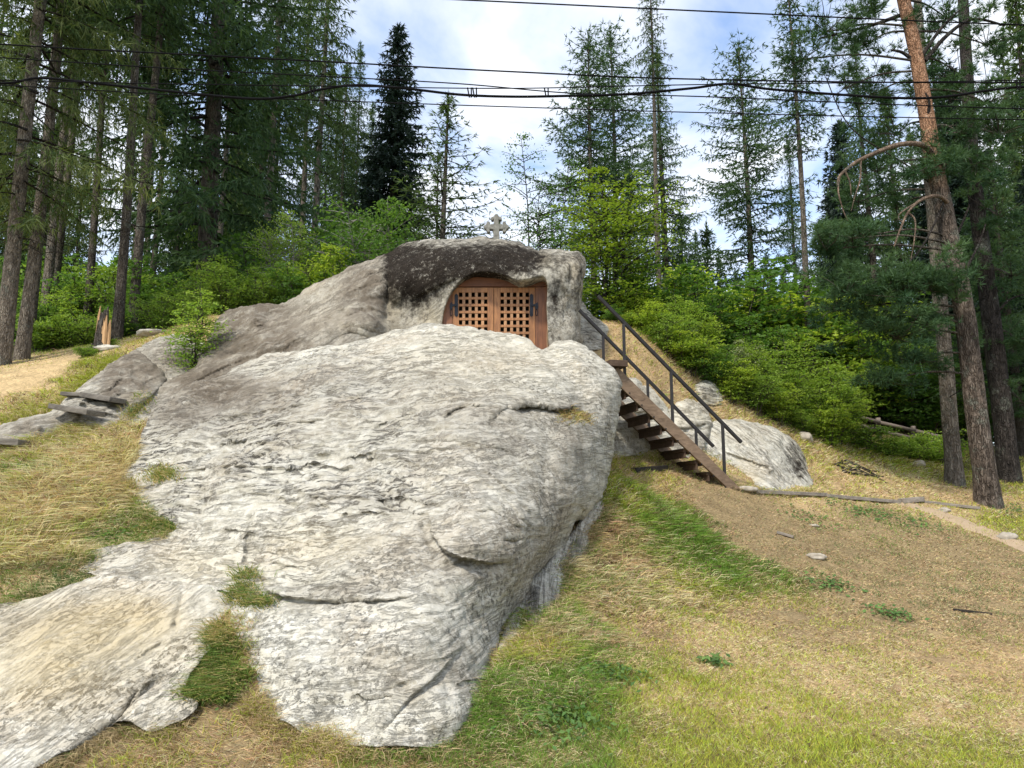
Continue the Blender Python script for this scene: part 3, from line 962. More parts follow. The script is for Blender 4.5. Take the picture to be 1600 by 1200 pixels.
ang_main = [(300, 650, -28, .8), (250, 760, -8, 1.2), (400, 700, -12, 1.25), (550, 680, -8, 1.2), (450, 780, 4, 1.2), (620, 760, 14, .9), (700, 600, -20, .5), (850, 600, -25, .2), (800, 760, 30, .25),
            (500, 590, -16, .6), (600, 900, 10, .15), (500, 1050, 0, .1), (700, 1000, -20, .15), (300, 880, 5, .4), (880, 720, 50, .25), (250, 1000, -30, .3), (400, 850, 10, .4), (640, 640, -14, .7), (720, 700, 0, .35), (900, 880, -55, .3)]
boulder = Rock('boulder',
    [(846, 543, .3), (815, 527), (760, 512), (700, 506), (640, 511), (565, 530), (520, 541), (440, 548), (390, 562), (335, 590, .6), (290, 606, .5), (262, 625, .3), (236, 655, .2), (213, 690, 0), (216, 712, 0), (190, 735, 0),
     (165, 757, 0), (205, 770, 0), (222, 800, 0), (268, 815, 0), (262, 838, 0), (180, 858, 0), (122, 872, 0), (118, 886, 0), (160, 902, 0), (250, 914, 0), (345, 925, 0), (362, 940, 0),
     (360, 975, 0), (390, 1030, 0), (388, 1090, 0), (430, 1120, 0), (520, 1158, 0), (600, 1170, 0), (680, 1168, 0), (735, 1140, .1), (768, 1100, .3), (776, 1055, .5), (770, 1040, .5), (795, 985, .6), (845, 905, .6), (885, 855, .6),
     (905, 815, .6), (938, 780, .8), (952, 735), (962, 680), (969, 630), (968, 595), (945, 565), (915, 540), (880, 531), (858, 536, .6)],
    [(213, 690, None), (165, 757, None), (222, 800, None), (262, 838, None), (122, 878, 7.85), (200, 908, 7.35), (345, 925, 6.75), (365, 985, 6.25), (390, 1060, 5.75), (400, 1108, 5.45), (520, 1158, 5.2), (650, 1170, 5.12), (740, 1135, 5.5), (772, 1055, 6.05),
     (262, 625, 11.2), (335, 590, 11.6), (440, 548, 11.9), (565, 530, 11.7), (700, 506, 11.6), (815, 527, 11.7), (880, 531, 11.4), (945, 565, 11.0), (969, 620, 10.7), (955, 730, 10.0), (938, 780, 9.5), (885, 855, 8.5), (845, 905, 7.8), (795, 985, 6.9),
     (300, 700, 9.5), (400, 640, 10.0), (400, 750, 8.45), (520, 600, 10.0), (520, 700, 8.65), (560, 800, 7.45), (650, 600, 9.65), (650, 700, 8.35), (700, 800, 7.15), (800, 600, 9.6), (830, 700, 8.5), (880, 620, 9.7), (900, 700, 9.0),
     (860, 800, 7.9), (800, 880, 7.05), (600, 880, 6.65), (450, 860, 7.1), (470, 930, 6.5), (600, 980, 5.85), (700, 960, 6.05), (700, 1060, 5.55), (560, 1060, 5.5), (450, 1040, 5.65), (300, 860, 7.85)],
    step=2.5, curl_w=34, curl_r=.65, big=.10, mid=.042, fine=.012, strata=.07, angle=ang_main, seed=1, uvang=-7,
    cracks=[(32, 400, 720, 190, 90, 90, 300, .02, .055), (14, 620, 640, 170, 70, 40, 130, .02, .06), (10, 330, 860, 110, 40, 40, 120, .02, .05), (12, 780, 780, 110, 110, 30, 90, .02, .05), (12, 600, 1020, 150, 90, 30, 110, .02, .05)],
    feats=[
        ('ledge', [(210, 832), (300, 826), (400, 832)], .07, 14), ('groove', [(386, 832), (390, 860), (384, 885)], .16, 6), ('groove', [(405, 905), (440, 935), (500, 942), (600, 938)], .05, 6),
        ('ledge', [(400, 900), (430, 930), (520, 940), (610, 936), (650, 930)], .09, 16), ('ledge', [(640, 800), (560, 806), (470, 812)], .05, 12),
        ('ledge', [(668, 800), (676, 840), (705, 868), (760, 880), (795, 872)], .15, 16), ('groove', [(662, 805), (668, 835), (690, 862)], .06, 6),
        ('ledge', [(690, 655), (720, 636), (755, 640)], .10, 14), ('ledge', [(795, 642), (830, 634), (870, 640), (905, 636)], .24, 14), ('groove', [(760, 668), (790, 645), (800, 640)], .08, 6),
        ('groove', [(870, 660), (858, 700), (850, 760), (852, 820)], .07, 14), ('groove', [(845, 545), (890, 580), (912, 630), (905, 660)], .20, 15),
        ('groove', [(930, 790), (880, 850), (830, 900), (800, 960), (785, 1010)], .10, 12), ('ledge', [(580, 1160), (640, 1090), (690, 1050), (720, 1010)], .05, 22), ('groove', [(700, 1105), (690, 1060), (640, 1120)], .03, 7),
        ('groove', [(365, 780), (430, 770), (470, 775)], .06, 6), ('ledge', [(300, 660), (400, 640), (480, 632)], .08, 10), ('ledge', [(290, 690), (390, 668), (520, 655)], .06, 9), ('groove', [(515, 625), (530, 640)], .10, 5),
        ('ledge', [(240, 700), (330, 690), (450, 692)], .06, 8), ('ledge', [(270, 740), (360, 728), (470, 735)], .06, 8), ('ledge', [(300, 790), (400, 785), (520, 790)], .05, 8),
        ('groove', [(640, 515), (740, 545), (800, 560)], .05, 20), ('ledge', [(250, 913), (180, 903), (120, 886)], -.02, 8), ('bump', 730, 840, 50, 35, .22), ('bump', 500, 890, 90, 40, .16), ('bump', 640, 1000, 70, 50, .10), ('bump', 700, 1120, 60, 40, .10), ('bump', 880, 560, 60, 30, .12), ('bump', 720, 690, 60, 40, .10),
    ],
    stamp=[(500, 850, 90, 40, 1, .5), (300, 880, 90, 30, 1, .45), (380, 625, 130, 55, 2, .5), (330, 605, 80, 26, 2, .7), (270, 650, 50, 30, 2, .6), (560, 590, 100, 30, 2, .25), (800, 690, 50, 50, 2, .3), (870, 760, 60, 60, 2, .3), (760, 560, 160, 60, 1, .3), (720, 660, 150, 70, 2, .42), (900, 680, 30, 60, 2, .5), (880, 640, 60, 14, 2, .4), (690, 880, 110, 50, 2, .4), (640, 1060, 150, 40, 2, .3), (730, 1010, 40, 50, 2, .4), (600, 780, 90, 20, 2, .35), (500, 925, 90, 16, 2, .45), (830, 850, 60, 70, 2, .3)])
tag(boulder.ob, 'huge pale grey lichen-speckled boulder filling the foreground below the wooden door', 'boulder')

slab = Rock('rock_slab',
    [(-160, 960, 0), (-60, 945, 0), (30, 940, 0), (110, 915, 0), (160, 900, 0), (250, 908, 0), (345, 918, 0), (366, 936, 0), (358, 975, 0), (330, 1010, 0), (300, 1050, 0), (285, 1085, 0), (310, 1100, 0), (290, 1125, 0), (235, 1145, 0), (195, 1130, 0), (140, 1160, 0), (70, 1195, 0), (0, 1235, 0), (-160, 1290, 0)],
    [(-160, 960, 6.9), (30, 940, 7.05), (160, 903, 7.42), (345, 920, 6.8), (358, 975, 6.3), (285, 1090, 5.5), (235, 1145, 5.3), (140, 1160, 5.2), (70, 1195, 4.95), (0, 1230, 4.75), (-160, 1290, 4.4), (150, 1020, 6.0), (250, 1010, 6.0), (50, 1100, 5.42), (200, 1080, 5.55), (300, 960, 6.35), (320, 1005, 5.95), (230, 930, 6.75), (100, 960, 6.6)],
    step=2.8, curl_w=20, curl_r=.25, big=.05, mid=.025, fine=.010, strata=.02, seed=2, cracks=[(10, 150, 1040, 150, 80, 40, 160, .01, .03), (8, 260, 1030, 50, 60, 40, 120, .02, .05)], angle=[(100, 1050, -32, .8), (250, 1050, -38, 1.2), (250, 950, -30, .5)],
    feats=[('ledge', [(350, 935), (280, 985), (240, 1040), (200, 1110), (190, 1135)], .05, 18), ('groove', [(290, 918), (280, 950), (272, 985)], .07, 4), ('ledge', [(195, 1115), (230, 1080), (270, 1045), (320, 1010)], -.08, 12), ('groove', [(100, 1190), (180, 1130), (230, 1080), (300, 1030)], .06, 8), ('bump', 120, 1040, 120, 60, .10), ('groove', [(0, 985), (60, 960), (130, 935)], .04, 8)],
    stamp=[(150, 980, 150, 50, 1, .8), (60, 1060, 120, 60, 1, .6), (30, 970, 60, 25, 2, .3), (230, 960, 60, 30, 1, .4), (120, 1020, 160, 90, 1, .35)], bleach=.06)
tag(slab.ob, 'low tan rock slab at the left corner beside the big boulder', 'rock')

flank = Rock('rock_flank',
    [(930, 780, .3), (905, 815, .2), (870, 865, .2), (830, 905, .2), (795, 970, .2), (775, 1030, .1), (795, 1045, 0), (812, 1010, 0), (840, 985, .1), (855, 960, .3), (885, 945, .4), (893, 915, .5), (900, 890, .5), (922, 862, .6), (925, 830, .6), (945, 790, .4)],
    [(930, 780, 9.9), (905, 815, 9.35), (870, 865, 8.65), (830, 905, 8.0), (795, 970, 7.2), (775, 1030, 6.45), (812, 1010, None), (840, 985, None), (885, 945, 7.95), (900, 890, 8.55), (925, 840, 9.2), (860, 930, 7.85), (895, 860, 8.85)],
    step=2.8, curl_w=14, curl_r=.3, big=.05, mid=.03, strata=.02, seed=3, angle=[(860, 920, -60, 1)], feats=[('groove', [(905, 830), (885, 880), (890, 930)], .10, 7), ('groove', [(830, 915), (815, 960), (830, 1000)], .14, 9)], stamp=[(835, 940, 14, 40, 0, .5)], bleach=.6)
tag(flank.ob, 'narrow lichen-spotted rock flake against the right foot of the big boulder', 'rock')

door_hole = [(691, 575), (690, 510), (694, 482), (704, 457), (722, 436), (745, 426), (772, 425), (790, 430), (808, 437), (826, 436), (842, 432), (852, 434), (856, 452), (855, 490), (857, 530), (858, 575)]
cave = Rock('cave_rock',
    [(196, 668, 0), (205, 640, .2), (248, 604, .3), (290, 578, .3), (318, 545, .4), (330, 508, .6), (352, 486), (390, 477), (436, 474), (470, 455), (520, 432), (562, 412), (598, 400), (620, 388), (650, 377), (700, 374), (750, 372), (795, 375),
     (824, 383), (842, 388), (876, 388), (904, 396), (916, 408), (918, 424), (914, 445), (909, 480), (910, 530), (918, 600), (900, 650), (700, 660), (450, 660), (300, 690, 0), (220, 700, 0)],
    [(196, 668, None), (248, 604, 12.4), (318, 545, 13.2), (352, 486, 15.0), (436, 474, 15.2), (520, 432, 14.9), (600, 398, 14.7), (655, 379, 14.7), (750, 373, 14.6), (822, 384, 14.3), (872, 389, 13.9), (912, 410, 13.7), (910, 480, 13.6), (912, 560, 13.5), (890, 640, 13.0), (700, 650, 12.8), (450, 640, 12.1), (300, 680, 11.2),
     (690, 400, 13.6), (760, 400, 13.4), (640, 420, 13.6), (820, 415, 13.2), (800, 430, 13.2), (740, 422, 13.3), (690, 440, 13.35), (660, 480, 13.6), (620, 480, 13.75), (630, 520, 13.5), (685, 520, 13.45), (870, 460, 13.35), (885, 520, 13.25), (865, 430, 13.3), (880, 410, 13.5),
     (595, 470, 13.5), (580, 500, 12.9), (560, 470, 13.4), (500, 500, 13.0), (450, 520, 12.9), (400, 520, 13.4), (350, 560, 12.9), (420, 560, 12.4), (300, 620, 12.0), (560, 430, 14.2), (480, 480, 13.9), (540, 560, 12.4), (400, 490, 14.3), (600, 440, 13.7)],
    step=2.4, curl_w=20, curl_r=.55, big=.09, mid=.055, fine=.016, strata=.04, seed=4, uvang=-30, cracks=[(34, 400, 540, 130, 60, 50, 170, .03, .09), (10, 540, 460, 60, 40, 30, 90, .03, .07), (8, 740, 395, 90, 14, 30, 90, .02, .05), (6, 885, 430, 15, 40, 15, 40, .02, .04)], angle=[(400, 540, -30, 1.3), (300, 600, -35, 1.3), (550, 450, -28, .8), (640, 480, 80, .2), (760, 400, 5, .3), (880, 460, 80, .2), (480, 560, -22, .9)],
    feats=[('ledge', [(600, 400), (604, 440), (598, 480), (604, 505)], -.12, 16), ('groove', [(606, 420), (600, 470), (606, 505)], .14, 9), ('ledge', [(830, 392), (832, 415), (828, 432)], .06, 10), ('groove', [(848, 395), (838, 410), (832, 432)], .08, 6),
           ('groove', [(900, 405), (893, 440), (890, 500)], .08, 8), ('ledge', [(640, 470), (690, 445), (720, 432)], .05, 14), ('groove', [(335, 500), (380, 487), (430, 490)], .12, 8), ('groove', [(370, 512), (420, 500), (455, 490)], .10, 8), ('ledge', [(560, 412), (520, 440), (470, 460)], .05, 10),
           ('ledge', [(540, 480), (570, 490), (605, 512)], -.12, 10), ('groove', [(460, 545), (500, 530), (560, 520)], .06, 8), ('ledge', [(330, 560), (400, 530), (470, 505)], .07, 10), ('ledge', [(290, 600), (380, 560), (450, 540)], .07, 10), ('ledge', [(240, 660), (300, 625), (380, 590)], .06, 9),
           ('groove', [(700, 392), (780, 388), (840, 400)], .03, 6)],
    stamp=[(700, 415, 80, 32, 0, .7), (638, 430, 40, 44, 0, .55), (780, 408, 60, 28, 0, .55), (655, 455, 36, 40, 0, .42), (822, 412, 22, 24, 0, .45), (730, 415, 60, 16, 0, .3), (608, 440, 8, 50, 0, .35), (740, 396, 110, 20, 0, .32), (865, 402, 45, 14, 0, .25), (895, 440, 14, 50, 0, .2), (872, 470, 12, 60, 0, .2), (870, 500, 14, 50, 0, .12), (865, 470, 12, 40, 0, .25), (625, 395, 25, 14, 0, .5), (905, 440, 8, 60, 0, .35),
           (565, 450, 40, 50, 2, .85), (585, 470, 18, 40, 2, .5), (430, 515, 120, 34, 2, .6), (350, 545, 80, 40, 2, .75), (300, 600, 70, 40, 2, .7), (480, 555, 100, 18, 2, .5), (400, 480, 60, 10, 2, .6), (390, 485, 50, 12, 2, .5), (670, 500, 22, 30, 1, .55), (615, 500, 18, 50, 1, .35), (610, 460, 10, 50, 1, .4), (850, 405, 14, 14, 1, .6), (520, 500, 60, 30, 1, .25), (895, 420, 20, 25, 1, .3), (480, 450, 50, 15, 1, .2)],
    base_stain=(.08, .05, .30), holes=[door_hole], back=((.35, .03, .02), (1.1, .25, .06), (2.2, 1.2, .15), (3.2, 3.2, .25)), hole_depth=.3, bleach=.5)
tag(cave.ob, 'hollowed rock with black-crusted brow around the arched wooden door', 'rock')

hump = Rock('rock_hump', [(630, 392, .3), (648, 379), (664, 374), (680, 374), (688, 380), (700, 395, .3), (660, 405, 0)], [(630, 392, 15.6), (664, 374, 15.6), (700, 395, 15.6), (664, 390, 15.2), (645, 400, 15.2)],
            step=1.6, curl_w=9, curl_r=.3, big=.03, mid=.02, fine=.01, strata=.01, seed=5, back=((.3, .05, .05), (.8, .5, .2), (1.2, 1.3, .4)), stamp=[(664, 380, 20, 10, 2, .4)])
tag(hump.ob, 'small round rock hump on the roof of the cave rock left of the cross', 'rock')

outcrop = Rock('rock_outcrop',
    [(-60, 690, 0), (0, 662, .2), (40, 648, .3), (78, 640, .3), (112, 612, .6), (150, 582, .8), (185, 562), (213, 549), (235, 560), (257, 582, .8), (258, 600, .5), (240, 618, .3), (212, 640, .2), (196, 662, 0), (168, 672, 0), (130, 668, 0), (90, 672, 0), (55, 690, 0), (10, 702, 0), (-60, 730, 0)],
    [(-60, 690, 10.6), (0, 662, 10.9), (78, 640, 11.3), (150, 582, 12.4), (213, 549, 13.6), (257, 585, 12.7), (240, 618, 12.0), (196, 662, None), (130, 668, None), (55, 690, None), (0, 705, None), (-60, 730, None), (120, 640, 11.1), (190, 600, 12.0), (60, 665, 10.75), (220, 575, 12.75), (160, 655, 10.9), (150, 610, 11.8)],
    step=2.2, curl_w=14, curl_r=.4, big=.07, mid=.04, fine=.012, strata=.03, seed=6, angle=[(100, 640, 5, .8), (200, 580, -30, 1)],
    feats=[('ledge', [(90, 640), (140, 644), (190, 650)], .10, 8), ('ledge', [(130, 622), (165, 620), (190, 628)], .08, 8), ('groove', [(205, 570), (220, 590), (250, 600)], .08, 6), ('groove', [(34, 650), (36, 668), (40, 680)], .07, 5), ('bump', 55, 665, 24, 14, .10)],
    stamp=[(210, 580, 50, 30, 2, .95), (180, 610, 40, 20, 2, .5), (50, 668, 50, 20, 2, .45), (205, 625, 20, 12, 1, .6), (145, 600, 20, 12, 2, -.3)], bleach=.5, base_stain=(0, 0, .4), cracks=[(12, 120, 640, 90, 30, 30, 90, .03, .08), (8, 215, 585, 30, 20, 25, 60, .03, .07)])
tag(outcrop.ob, 'grey-brown rock outcrop with plank steps at the left edge below the sandy path', 'rock')

dark = Rock('mossy_rock', [(205, 556, .2), (222, 540, .6), (248, 527), (275, 522), (305, 528), (322, 545, .7), (318, 575, .4), (290, 590, .2), (262, 600, 0), (245, 580, 0)],
            [(205, 556, 13.9), (248, 527, 14.3), (305, 528, 14.1), (322, 560, 13.6), (290, 590, 13.0), (262, 600, 12.8), (265, 555, 13.3)],
            step=2.2, curl_w=14, curl_r=.4, big=.08, mid=.05, strata=.03, seed=7, stamp=[(260, 560, 60, 40, 2, .9), (270, 540, 30, 20, 0, .25)], bleach=.3)
tag(dark.ob, 'dark brown rock behind the small sapling left of the boulder', 'rock')

srock = Rock('stair_boulder',
    [(1072, 672, .5), (1105, 662), (1140, 656), (1180, 660), (1215, 672), (1243, 690), (1262, 718), (1270, 742, .7), (1268, 762, 0), (1235, 768, 0), (1195, 765, 0), (1150, 758, 0), (1110, 735, 0), (1085, 705, .2)],
    [(1072, 672, 14.25), (1140, 656, 14.7), (1215, 672, 15.0), (1262, 720, 14.9), (1268, 762, None), (1195, 765, None), (1150, 758, 13.6), (1110, 735, 13.75), (1140, 700, 14.1), (1200, 710, 14.1), (1230, 740, 14.05)],
    step=2.0, curl_w=18, curl_r=.5, big=.08, mid=.04, fine=.012, strata=.03, seed=8, angle=[(1150, 690, 25, .8), (1235, 710, 60, 1.2)],
    feats=[('ledge', [(1130, 705), (1165, 718), (1210, 730)], .09, 10), ('groove', [(1205, 735), (1215, 748), (1225, 752)], .14, 8), ('groove', [(1215, 690), (1240, 720), (1250, 745)], .08, 6), ('groove', [(1195, 668), (1225, 700), (1235, 730)], .05, 6)],
    stamp=[(1165, 742, 35, 16, 1, .5), (1238, 715, 16, 30, 0, .55), (1255, 735, 10, 20, 0, .5), (1150, 680, 50, 15, 1, .2)], bleach=.7)
tag(srock.ob, 'pale cracked boulder behind the foot of the wooden stairs', 'boulder')

brock = Rock('bank_rock', [(930, 625, .3), (955, 603, .6), (985, 590), (1010, 600), (1035, 625), (1050, 660, .6), (1058, 690, .3), (1030, 705, 0), (990, 712, 0), (945, 712, 0), (925, 680, .1)],
             [(930, 625, 13.7), (985, 590, 14.1), (1035, 625, 14.1), (1058, 690, None), (990, 712, None), (945, 712, None), (990, 650, 13.3), (1020, 670, 13.4)],
             step=2.2, curl_w=18, curl_r=.4, big=.10, mid=.06, strata=.03, seed=9, feats=[('ledge', [(940, 640), (990, 645), (1040, 640)], .12, 10), ('groove', [(975, 660), (990, 680), (985, 700)], .08, 6)], stamp=[(990, 660, 50, 40, 1, .35), (985, 610, 30, 12, 2, .3)], bleach=.4)
tag(brock.ob, 'pale rock in the bank under the wooden stairs beside the big boulder', 'rock')

rrock = Rock('bank_stone', [(1062, 612, 0), (1080, 598), (1105, 590), (1122, 600), (1130, 618, .6), (1128, 632, 0), (1095, 632, 0), (1070, 624, 0)], [(1075, 605, 15.5), (1105, 589, 15.7), (1124, 618, 15.5), (1100, 628, 15.2), (1100, 608, 15.2)],
             step=1.7, curl_w=8, curl_r=.25, big=.04, mid=.03, strata=.015, seed=10, stamp=[(1115, 610, 12, 16, 0, .3)])
tag(rrock.ob, 'grey stone half buried in the grassy bank behind the handrail', 'rock')

nrock = Rock('pillar_foot_stone', [(905, 470, .5), (925, 490), (945, 505), (955, 525, .6), (940, 545, 0), (915, 545, 0), (900, 520, 0)], [(905, 470, 15.2), (945, 505, 15.2), (955, 525, 15), (915, 545, 14.4), (925, 515, 14.7)],
             step=1.8, curl_w=9, curl_r=.3, big=.05, mid=.04, strata=.02, seed=11, stamp=[(925, 510, 20, 25, 2, .6)])
tag(nrock.ob, 'brown stone at the right foot of the cave rock below the shrubs', 'rock')

lrock = Rock('bank_ledge', [(1028, 652, .3), (1048, 632), (1075, 622), (1100, 632), (1112, 655, .6), (1104, 690, .3), (1080, 712, 0), (1050, 712, 0), (1030, 690, .2)],
             [(1028, 652, 14.1), (1075, 622, 14.6), (1112, 655, 14.5), (1104, 690, 14.0), (1080, 712, None), (1050, 712, None), (1065, 665, 13.95)],
             step=2.0, curl_w=14, curl_r=.35, big=.08, mid=.05, strata=.03, seed=12, feats=[('ledge', [(1035, 665), (1070, 668), (1105, 662)], .10, 9)], stamp=[(1070, 650, 40, 30, 1, .3), (1060, 690, 30, 15, 2, .4)], bleach=.4)
tag(lrock.ob, 'low pale rock ledge in the bank behind the middle of the stairs', 'rock')

# ------------------------------------------------------------------ the door in the rock
DOORW = m_wood('door_wood', (0.19, 0.08, 0.031), (0.46, 0.215, 0.082), (26, 26, 2.2), 0.5, 0.4)
FRAMEW = m_wood('frame_wood', (0.12, 0.048, 0.022), (0.27, 0.11, 0.048), (22, 22, 2.0), 0.5, 0.4)
HEADW = m_wood('head_wood', (0.11, 0.043, 0.022), (0.23, 0.092, 0.043), (2.2, 22, 22), 0.55, 0.4)
SLATW = m_wood('slat_wood', (0.26, 0.13, 0.06), (0.50, 0.28, 0.135), (20, 20, 4.0), 0.5, 0.4)
IRON = m_plain('black_iron', (0.022, 0.024, 0.03), 0.45, 0.6, 0.5)
EDGEW = m_wood('pale_edge', (0.30, 0.20, 0.12), (0.42, 0.30, 0.18), (10, 10, 10), 0.6, 0.3)
DY = 13.53


def dp(px, py, y=DY):
    return [float(a) for a in W(px, py, y)]


def dprism(pts, y0, y1):
    b = MB()
    b.prism([W(px, py, y0) * np.array([1, 0, 1]) + np.array([0, y0, 0]) for px, py in pts], (0, y1 - y0, 0))
    return b


d0 = np.array(dp(772, 575))
door = thing('arched_door', d0, 'brown wooden double door with square lattice under an uneven arch in the rock', 'door')
arch = catmull(np.array([(686, 520), (688, 500), (693, 478), (703, 455), (721, 433), (746, 422), (773, 421), (792, 426), (810, 433), (828, 432), (843, 427), (858, 427)], float), 5)
head = [tuple(p) for p in arch if p[1] < 447.5] + [(858, 447.5), (697, 447.5)]
_hl = [p for p in arch if p[1] < 447.5]
head = [(float(_hl[0][0]), 447.5)] + [tuple(p) for p in _hl] + [(859, 447.5)]
dprism(head, DY, DY + .07).build('frame_head', HEADW, door, d0, .004)
lp = [tuple(p) for p in arch if p[1] >= 448]
dprism([(686, 580)] + lp + [(706.5, 448.2), (706.5, 580)], DY, DY + .07).build('frame_post', FRAMEW, door, d0, .004)
dprism([(836.5, 580), (836.5, 448.2), (859, 448.2), (860, 520), (861, 580)], DY, DY + .07).build('frame_post', FRAMEW, door, d0, .004)
# pale sawn edge round the arch
rim_p = [np.array(dp(a, b, DY - .012)) for a, b in [(691, 575), (690.5, 512), (694.5, 483), (705, 458), (723, 437), (746, 427.5), (772, 426.5), (790, 431.5), (808, 438.5), (826, 437.5), (842, 433.5), (852, 434)]]
MB().tube(catmull(np.array(rim_p), 5), .010, 6).build('rim_edge', EDGEW, door, d0, smooth=True)
rim_p = [np.array(dp(a, b, DY - .012)) for a, b in [(853, 436), (856, 455), (854, 480), (856, 505), (855, 530), (857, 575)]]
MB().tube(catmull(np.array(rim_p), 5), .010, 6).build('rim_edge', EDGEW, door, d0, smooth=True)


def leaf(x0, x1, inner_right, hx):
    t, bt = 449.2, 578
    root = MB()
    y0, y1 = DY + .012, DY + .055
    lf = dprism([(x0, t), (x0, bt), (x0 + 10, bt), (x0 + 10, t)], y0, y1).build('door_leaf', DOORW, door, d0, .003)
    dprism([(x1 - 9.5, t), (x1 - 9.5, bt), (x1, bt), (x1, t)], y0, y1).build('stile', DOORW, lf, d0, .003)
    lf.matrix_parent_inverse = Matrix.Identity(4)
    dprism([(x0 + 10.2, t), (x0 + 10.2, t + 7.6), (x1 - 9.7, t + 7.6), (x1 - 9.7, t)], y0 + .001, y1).build('top_rail', DOORW, lf, d0, .003)
    a0, a1 = x0 + 10, x1 - 9.5
    n = 5
    hole, bar = 5.4, ((a1 - a0) - 5 * 5.4) / 4.0
    for k in range(4):
        c = a0 + hole * (k + 1) + bar * (k + .5)
        dprism([(c - bar / 2, t + 7.7), (c - bar / 2, bt), (c + bar / 2, bt), (c + bar / 2, t + 7.7)], y0 + .010, y0 + .026).build('slat', SLATW, lf, d0, .002)
    y = t + 7.7 + 7.0
    while y < bt:
        dprism([(a0 + .1, y), (a0 + .1, y + 3.9), (a1 - .1, y + 3.9), (a1 - .1, y)], y0 + .002, y0 + .022).build('slat', DOORW, lf, d0, .002)
        y += 10.85
    # long plate hinge with pivot
    hp = MB()
    hp.prism([W(px, py, y0 - .012) for px, py in ((hx - 2.6, 461), (hx - 2.6, 493), (hx, 495), (hx + 2.6, 493), (hx + 2.6, 461), (hx, 458.5))], (0, .010, 0))
    h = hp.build('hinge', IRON, door, d0, .002)
    px2 = hx - 8 if hx < 770 else hx + 8
    MB().beam(dp(hx, 477, y0 - .02), dp(px2, 477, y0 - .02), .03, .035).build('pivot_arm', IRON, h, d0, .003)
    MB().prism([W(a, b, y0 - .03) for a, b in ((px2 - 1.8, 474), (px2 - 2.6, 479), (px2 - 1.2, 484), (px2 + 1.2, 484), (px2 + 2.6, 479), (px2 + 1.8, 472))], (0, .012, 0)).build('pivot_plate', IRON, h, d0, .003)
    ring = [dp(px2 + 1.6 * math.sin(t_), 488 - 5.5 * math.cos(t_), y0 - .03) for t_ in np.linspace(0, 6.28, 14)]
    MB().tube(ring, .006, 5, caps=False).build('pull_ring', IRON, h, d0, smooth=True)
    for py in (463, 491):
        q = dp(hx, py, y0 - .014)
        MB().tube([q, [q[0], q[1] - .008, q[2]]], .009, 8).build('rivet', IRON, h, d0)


leaf(707, 771.2, True, 713)
leaf(772.0, 836, False, 830.5)
# closed chamber behind the door
CAVEM = m_plain('cave_wall', (0.10, 0.085, 0.07), 0.95, 0, 0.1, .4, 3)
_c0, _c1 = W(680, 580, 13.95), W(868, 410, 13.95)
cv = []
cf = []
ring = [(680, 585), (680, 415), (868, 415), (868, 585)]
A_ = [W(a, b, 13.85) for a, b in ring]
B_ = [p + np.array([0, 1.7, 0]) * 1 + (np.mean(A_, 0) - p) * .12 for p in A_]
cv = [tuple(p - d0) for p in A_ + B_]
me = bpy.data.meshes.new('cave_chamber')
me.from_pydata(cv, [], [(0, 1, 5, 4), (1, 2, 6, 5), (2, 3, 7, 6), (3, 0, 4, 7), (4, 5, 6, 7)])
ch = new_obj('cave_chamber', me, None, CAVEM)
ch.location = d0
ch.parent = cave.ob
ch.location = Vector(d0) - cave.ob.location

# ------------------------------------------------------------------ stone cross
CROSSM = m_plain('cross_stone', (0.20, 0.195, 0.17), 0.95, 0, 0.05, .55, 11)


def lobe(cx, cy, r, a0, a1, n=5):
    return [(cx + r * math.cos(R(a)), cy + r * math.sin(R(a))) for a in np.linspace(a0, a1, n)]


cy0, cx0 = 354, 775.5
half = []
w = 5.0
out = []
for q in range(4):       # four arms: up, right, down, left (photo y grows downward)
    th = R(90 * q)
    if q == 2:
        arm = [(w, -w), (w + .6, -26), (-w - .6, -26), (-w, -w)]
    else:
        L = 13.5 if q == 0 else 13.0
        arm = [(w - .5, -w)] + [(w - .8, -L + 1)] + lobe(w + 1.6, -L - .4, 2.9, 110, -50) + lobe(0, -L - 4.6, 4.0, 0, -180) + lobe(-w - 1.6, -L - .4, 2.9, 230, 70) + [(-w + .8, -L + 1), (-w + .5, -w)]
        arm = [(a, b) for a, b in arm]
    for (a, b) in arm[::-1]:
        x = a * math.cos(th) - b * math.sin(th)
        y = a * math.sin(th) + b * math.cos(th)
        out.append((cx0 + x * .92, cy0 + y * (.92 if q != 2 else 1)))
b = MB()
CY = 14.9
base = np.array(dp(775.5, 378, CY))
cross = thing('stone_cross', base, 'small weathered stone cross with lobed arms standing on top of the cave rock', 'cross')
b.prism([W(x, y, CY) for x, y in out], (0, .13, 0)).build('cross_body', CROSSM, cross, base, .014, 2)
b = MB()
q = W(775.5, 382, CY)
b.prism([W(x, y, CY - .06) for x, y in ((766, 386), (767.5, 376.5), (783.5, 376.5), (785, 386))], (0, .28, 0)).build('plinth', CROSSM, cross, base, .015, 2)

